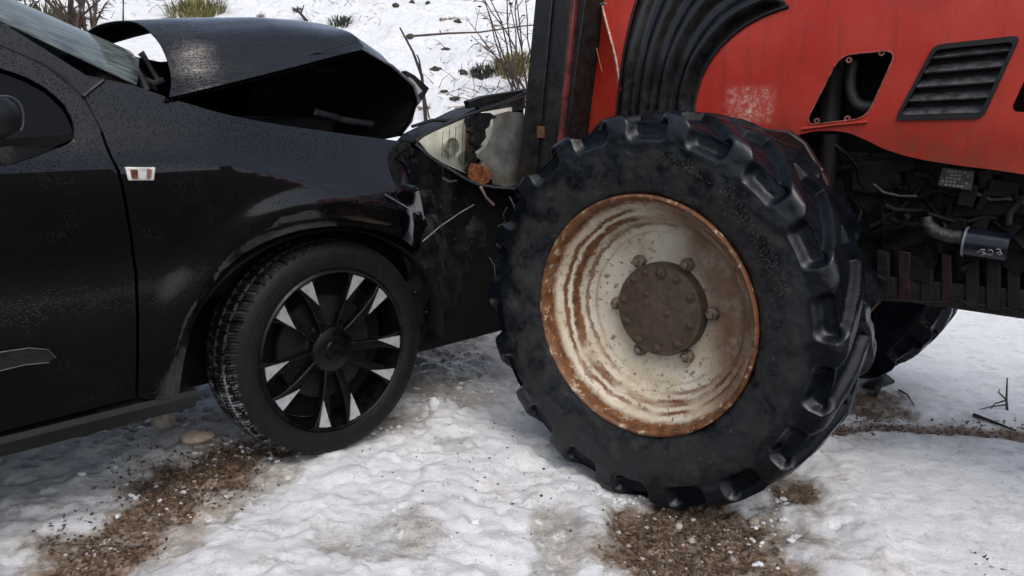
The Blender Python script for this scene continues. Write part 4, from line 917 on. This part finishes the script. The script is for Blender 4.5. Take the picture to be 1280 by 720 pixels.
def chunk(px, py, r, label, m, seed, nm='snow_chunk', grp='broken chunks of snow beside the wheels', sq=.7):
    random.seed(seed); p = GP(px, py); mb = MB(); mb.ball((0, 0, 0), (r, r * .8, r * sq), 11, 8, .13)
    o = mb.build(nm, m, None, 60); o.location = p + Vector((0, 0, r * .3)); o.rotation_euler = (random.uniform(-.3, .3), 0, random.uniform(0, 3)); tag(o, label, 'snow chunk', grp)
chunk(247, 552, .055, 'flat buff snow slab lying behind the car tyre', plain('buff snow', (.55, .45, .36), .7, 0, .2, 30, .4), 1, sq=.35)
chunk(543, 508, .022, 'small upright snow lump with a dark side between the wheels', M['snow'], 2, sq=1.3)
chunk(205, 530, .05, 'grey icy lump under the car sill', M['snow_dirty'], 3, sq=1.2)
chunk(848, 660, .014, 'pale snow lump on the mud under the tractor tyre', M['snow_dirty'], 4)
chunk(865, 678, .013, 'round white snow lump lowest in the brown mud', M['snow_dirty'], 5)
chunk(942, 655, .02, 'grey slush lump right of the tractor tyre foot', M['snow_dirty'], 6)
# black shard behind the tractor tyre
random.seed(21)
def flatshard(px, lift, nm, label, m, cat):
    P = [GP(*p) for p in px]; c = sum(P, Vector()) / len(P); mb = MB(); A = [p - c + Vector((0, 0, .004 + lift * (i % 2))) for i, p in enumerate(P)]
    mb.prism(A, [a + Vector((0, 0, .012)) for a in A]); o = mb.build(nm, m, None, 0); o.location = c; tag(o, label, cat); return o
flatshard([(1080, 486), (1092, 492), (1096, 500), (1102, 488), (1118, 480), (1106, 474), (1098, 468)], .012, 'plastic_shard', 'torn black plastic shard on the snow behind the tractor tyre', M['black'], 'shard')
def twig(nm, label, paths, rad, m, loc=None, grp=None, cat='twig'):
    base = Vector(paths[0][0]); mb = MB()
    for P in paths: mb.tube([Vector(p) - base for p in P], [rad * (1 - .6 * i / max(1, len(P) - 1)) * (1 if P is paths[0] else .6) for i in range(len(P))], 6)
    o = mb.build(nm, m, None, 60); o.location = base; tag(o, label, cat, grp); return o
def upright(px, py, pts, bend=0):
    """a stem rising from the ground at one sighted point, its other points sighted at the same distance"""
    g = GP(px, py); t = (g - Vector(CP)).dot(Vector(CF)); out = []
    for x, y in pts: out.append(Vector(CP + ray(x, y) * t) + Vector((0, random.uniform(-.05, .05) * bend, 0)))
    return out
random.seed(4)
twig('twig', 'dark forked twig standing in the snow at the right', [upright(1259, 513, [(1259, 514), (1258, 500), (1259, 472)]), upright(1259, 513, [(1258, 500), (1248, 490), (1250, 486)]), upright(1259, 513, [(1258, 506), (1240, 508), (1224, 512)]), upright(1259, 513, [(1258, 500), (1243, 505), (1236, 515)])], .006, M['twig_dark'])
twig('stick', 'dark stick lying flat below the forked twig', [[GP(1217, 521) + Vector((0, 0, .008)), GP(1245, 532) + Vector((0, 0, .01)), GP(1270, 541) + Vector((0, 0, .008))]], .008, M['twig_dark'], cat='stick')
twig('twig', 'short dark twig lying near the black shard', [[GP(1124, 490) + Vector((0, 0, .008)), GP(1134, 497) + Vector((0, 0, .012)), GP(1142, 508) + Vector((0, 0, .006))]], .005, M['twig_dark'])

# ------------------------------------------------------------------ the bank behind: stems, tufts, shrubs
random.seed(14)
twig('dead_stem', 'leaning dark dead stem above the hood latch', [upright(537, 155, [(533, 152), (527, 95), (516, 65), (499, 34)], 1), upright(537, 155, [(527, 95), (524, 75), (521, 68)])], .018, M['twig_dark'])
twig('bramble_shoot', 'long thin bramble shoot stretched level over the snow bank', [upright(560, 80, [(514, 45), (560, 42), (600, 40), (650, 33), (700, 28)], 1), upright(560, 80, [(550, 38), (551, 44)])], .012, M['twig'])
twig('dead_stem', 'thin upright dead stem right of the bent hood nose', [upright(537, 148, [(537, 150), (533, 130), (529, 110)])], .008, M['twig'])
twig('dead_stem', 'small dark forked stem above the hood ridge', [upright(378, 26, [(384, 27), (374, 15), (366, 12)]), upright(378, 26, [(376, 17), (380, 6)])], .022, M['twig_dark'])
twig('dead_stem', 'straight thin stem rising behind the hood corner', [upright(153, 30, [(154, 30), (154, 10), (155, -20)])], .012, M['twig_dark'])
def tuft(px, py, n, hgt, spread, m, label, nm='grass_tuft', cat='grass tuft', lean=1.1, wd=.007, grp='green tufts poking through the snow bank'):
    g = GP(px, py); mb = MB()
    for _ in range(n * 2):
        a = random.uniform(0, 2 * PI); r = spread * math.sqrt(random.random()); h = hgt * random.uniform(.5, 1.1); b = Vector((math.cos(a) * r, math.sin(a) * r, 0)); b.z = hz(g.x + b.x, g.y + b.y) - g.z - .01
        d = Vector((math.cos(a + random.gauss(0, .6)), math.sin(a + random.gauss(0, .6)), 0)) * h * lean * random.uniform(.3, 1); w_ = Vector((-math.sin(a), math.cos(a), 0)) * wd
        m1 = b + d * .4 + Vector((0, 0, h * .65)); t_ = b + d + Vector((0, 0, h * random.uniform(.6, 1)))
        mb.add([b - w_, b + w_, m1 + w_ * .8, m1 - w_ * .8, t_], [(0, 1, 2, 3), (3, 2, 4)])
    o = mb.build(nm, m, None, 0, fix=False); o.location = g; return tag(o, label, cat, grp)
tuft(640, 92, 130, .20, .20, M['leaf_yellow'], 'yellow green grass tuft at the foot of the shrub by the beam')
tuft(604, 95, 110, .09, .11, M['leaf_dark'], 'flattened dark green tuft melting out left of the yellow grass')
tuft(425, 30, 50, .13, .14, M['leaf_dark'], 'dark green tuft above the middle of the hood')
tuft(245, 14, 220, .22, .36, M['leaf_yellow'], 'wide olive green tuft above the rear of the hood')
tuft(60, 36, 120, .30, .28, M['leaf'], 'green weeds beside the brown shrub at the left')
tuft(372, 14, 20, .07, .06, M['leaf_dark'], 'tiny dark tuft at the forked stem')
tuft(1222, 703, 9, .016, .05, M['soil'], 'dark withered grass half sunk in the snow at the lower right corner', 'withered_grass', 'grass', 1.6, .005, None)
def shrub(px, py, stems, n, spread, hgt, leafm, nl, label, lw_=.03, seed=1):
    random.seed(seed); g = GP(px, py); r = root('shrub', label, 'shrub', loc=g, group='leafless shrubs on the snow bank'); mb = MB(); lf = MB()
    for _ in range(n):
        a = random.uniform(0, 2 * PI); p = Vector((random.gauss(0, spread * .3), random.gauss(0, spread * .2), -.05)); P = [p]; d = Vector((math.cos(a) * .35, math.sin(a) * .25, 1)).normalized()
        L_ = hgt * random.uniform(.6, 1.1); k = 7
        for i in range(k):
            d = (d + Vector((random.gauss(0, .16), random.gauss(0, .16), random.gauss(0, .05)))).normalized(); p = p + d * L_ / k; P.append(p)
        mb.tube(P, [stems * (1 - .75 * i / k) for i in range(k + 1)], 5)
        for i in range(2, k):
            if random.random() < .75:
                e_ = (d * .3 + Vector((random.gauss(0, 1), random.gauss(0, 1), random.gauss(.3, .5)))).normalized() * L_ * random.uniform(.1, .3); mb.tube([P[i], P[i] + e_ * .5 + Vector((0, 0, .02)), P[i] + e_], [stems * .4, stems * .3, stems * .15], 4)
                for _ in range(nl):
                    c = P[i] + e_ * random.uniform(.3, 1.1) + Vector([random.gauss(0, .02) for _ in range(3)]); s_ = random.uniform(.5, 1) * lw_; Mx = Matrix.Rotation(random.uniform(0, 6), 3, 'Z') @ Matrix.Rotation(random.uniform(-1.2, 1.2), 3, 'X')
                    lf.add([c + Mx @ Vector(q) for q in ((-s_, 0, 0), (0, -s_ * .4, 0), (s_, 0, 0), (0, s_ * .4, 0))], [(0, 1, 2, 3)])
    mb.build('stems', M['twig'], r, 60, fix=False)
    if lf.V: tag(lf.build('foliage', leafm, r, 0, fix=False), kind='stuff')
    return r
shrub(100, 48, .021, 18, .42, 1.0, M['leaf_brown'], 1, 'brown leafless shrub behind the windscreen at the left', seed=2)
shrub(45, 25, .012, 10, .45, .55, M['leaf'], 3, 'small green leaved shrub at the far left top', seed=3)
shrub(655, 128, .011, 14, .22, 1.25, M['leaf_brown'], 1, 'reddish brown leafless shrub left of the dark beam', seed=5)
shrub(716, 120, .010, 12, .22, 1.1, M['leaf_dark'], 1, 'thin grey shrub seen between the beam and the red nose', seed=6)
random.seed(77); mb = MB()
for k in range(420):
    px, py = random.choice([(random.uniform(590, 665), random.uniform(15, 135)), (random.uniform(380, 480), random.uniform(2, 40)), (random.uniform(540, 610), random.uniform(60, 135)), (random.uniform(30, 215), random.uniform(0, 40)), (random.gauss(635, 16), random.gauss(100, 16)), (random.gauss(90, 30), random.gauss(22, 12)), (random.uniform(705, 732), random.uniform(60, 140))])
    g = GP(px, py); a = random.uniform(0, 6.3); L_ = random.uniform(.05, .24); d = Vector((math.cos(a), math.sin(a), random.uniform(.1, 1.4))).normalized(); P = [g - Vector((0, 0, .02))]
    for i in range(4): P.append(P[-1] + d * L_ / 4); d = (d + Vector((random.gauss(0, .25), random.gauss(0, .25), -random.uniform(.05, .35)))).normalized()
    mb.tube(P, [.004, .0036, .003, .0024, .0016], 3)
tag(mb.build('dead_grass', M['twig'], None, 60, fix=False), 'brown dead grass and bent stalks sticking out of the snow bank', 'dead grass', kind='stuff')
random.seed(31)
for k, (x, y, s_, lb) in enumerate(((495, 8, .09, 'dark clod at the top of the bank left of the forked pair'), (515, 3, .06, 'small dark clod at the very top of the bank'), (535, 4, .055, 'dark clod on the bank below the top edge, above the bramble shoot'),
        (557, 62, .07, 'dark clod midway up the bank right of the leaning stem'), (545, 88, .11, 'broad low grey clod right of the leaning stem'), (578, 92, .08, 'dark clod left of the flattened tuft'), (638, 5, .05, 'dark clod beside the top of the brown shrub'),
        (572, 28, .05, 'small clod above the bramble shoot'), (555, 115, .05, 'small dark clod low on the bank above the headlight'), (568, 123, .06, 'lowest dark clod on the bank above the headlight'), (513, 46, .07, 'dark clod at the left end of the bramble shoot'))):
    p = GP(x, y); mb = MB(); mb.ball((0, 0, 0), (s_ * random.uniform(.5, .9), s_ * random.uniform(.4, .8), s_ * random.uniform(.25, .6)), 13, 8, .38); o = mb.build('clod', M['soil'], None, 30); o.location = p; tag(o, lb, 'clod', 'dark clods showing through the snow bank')
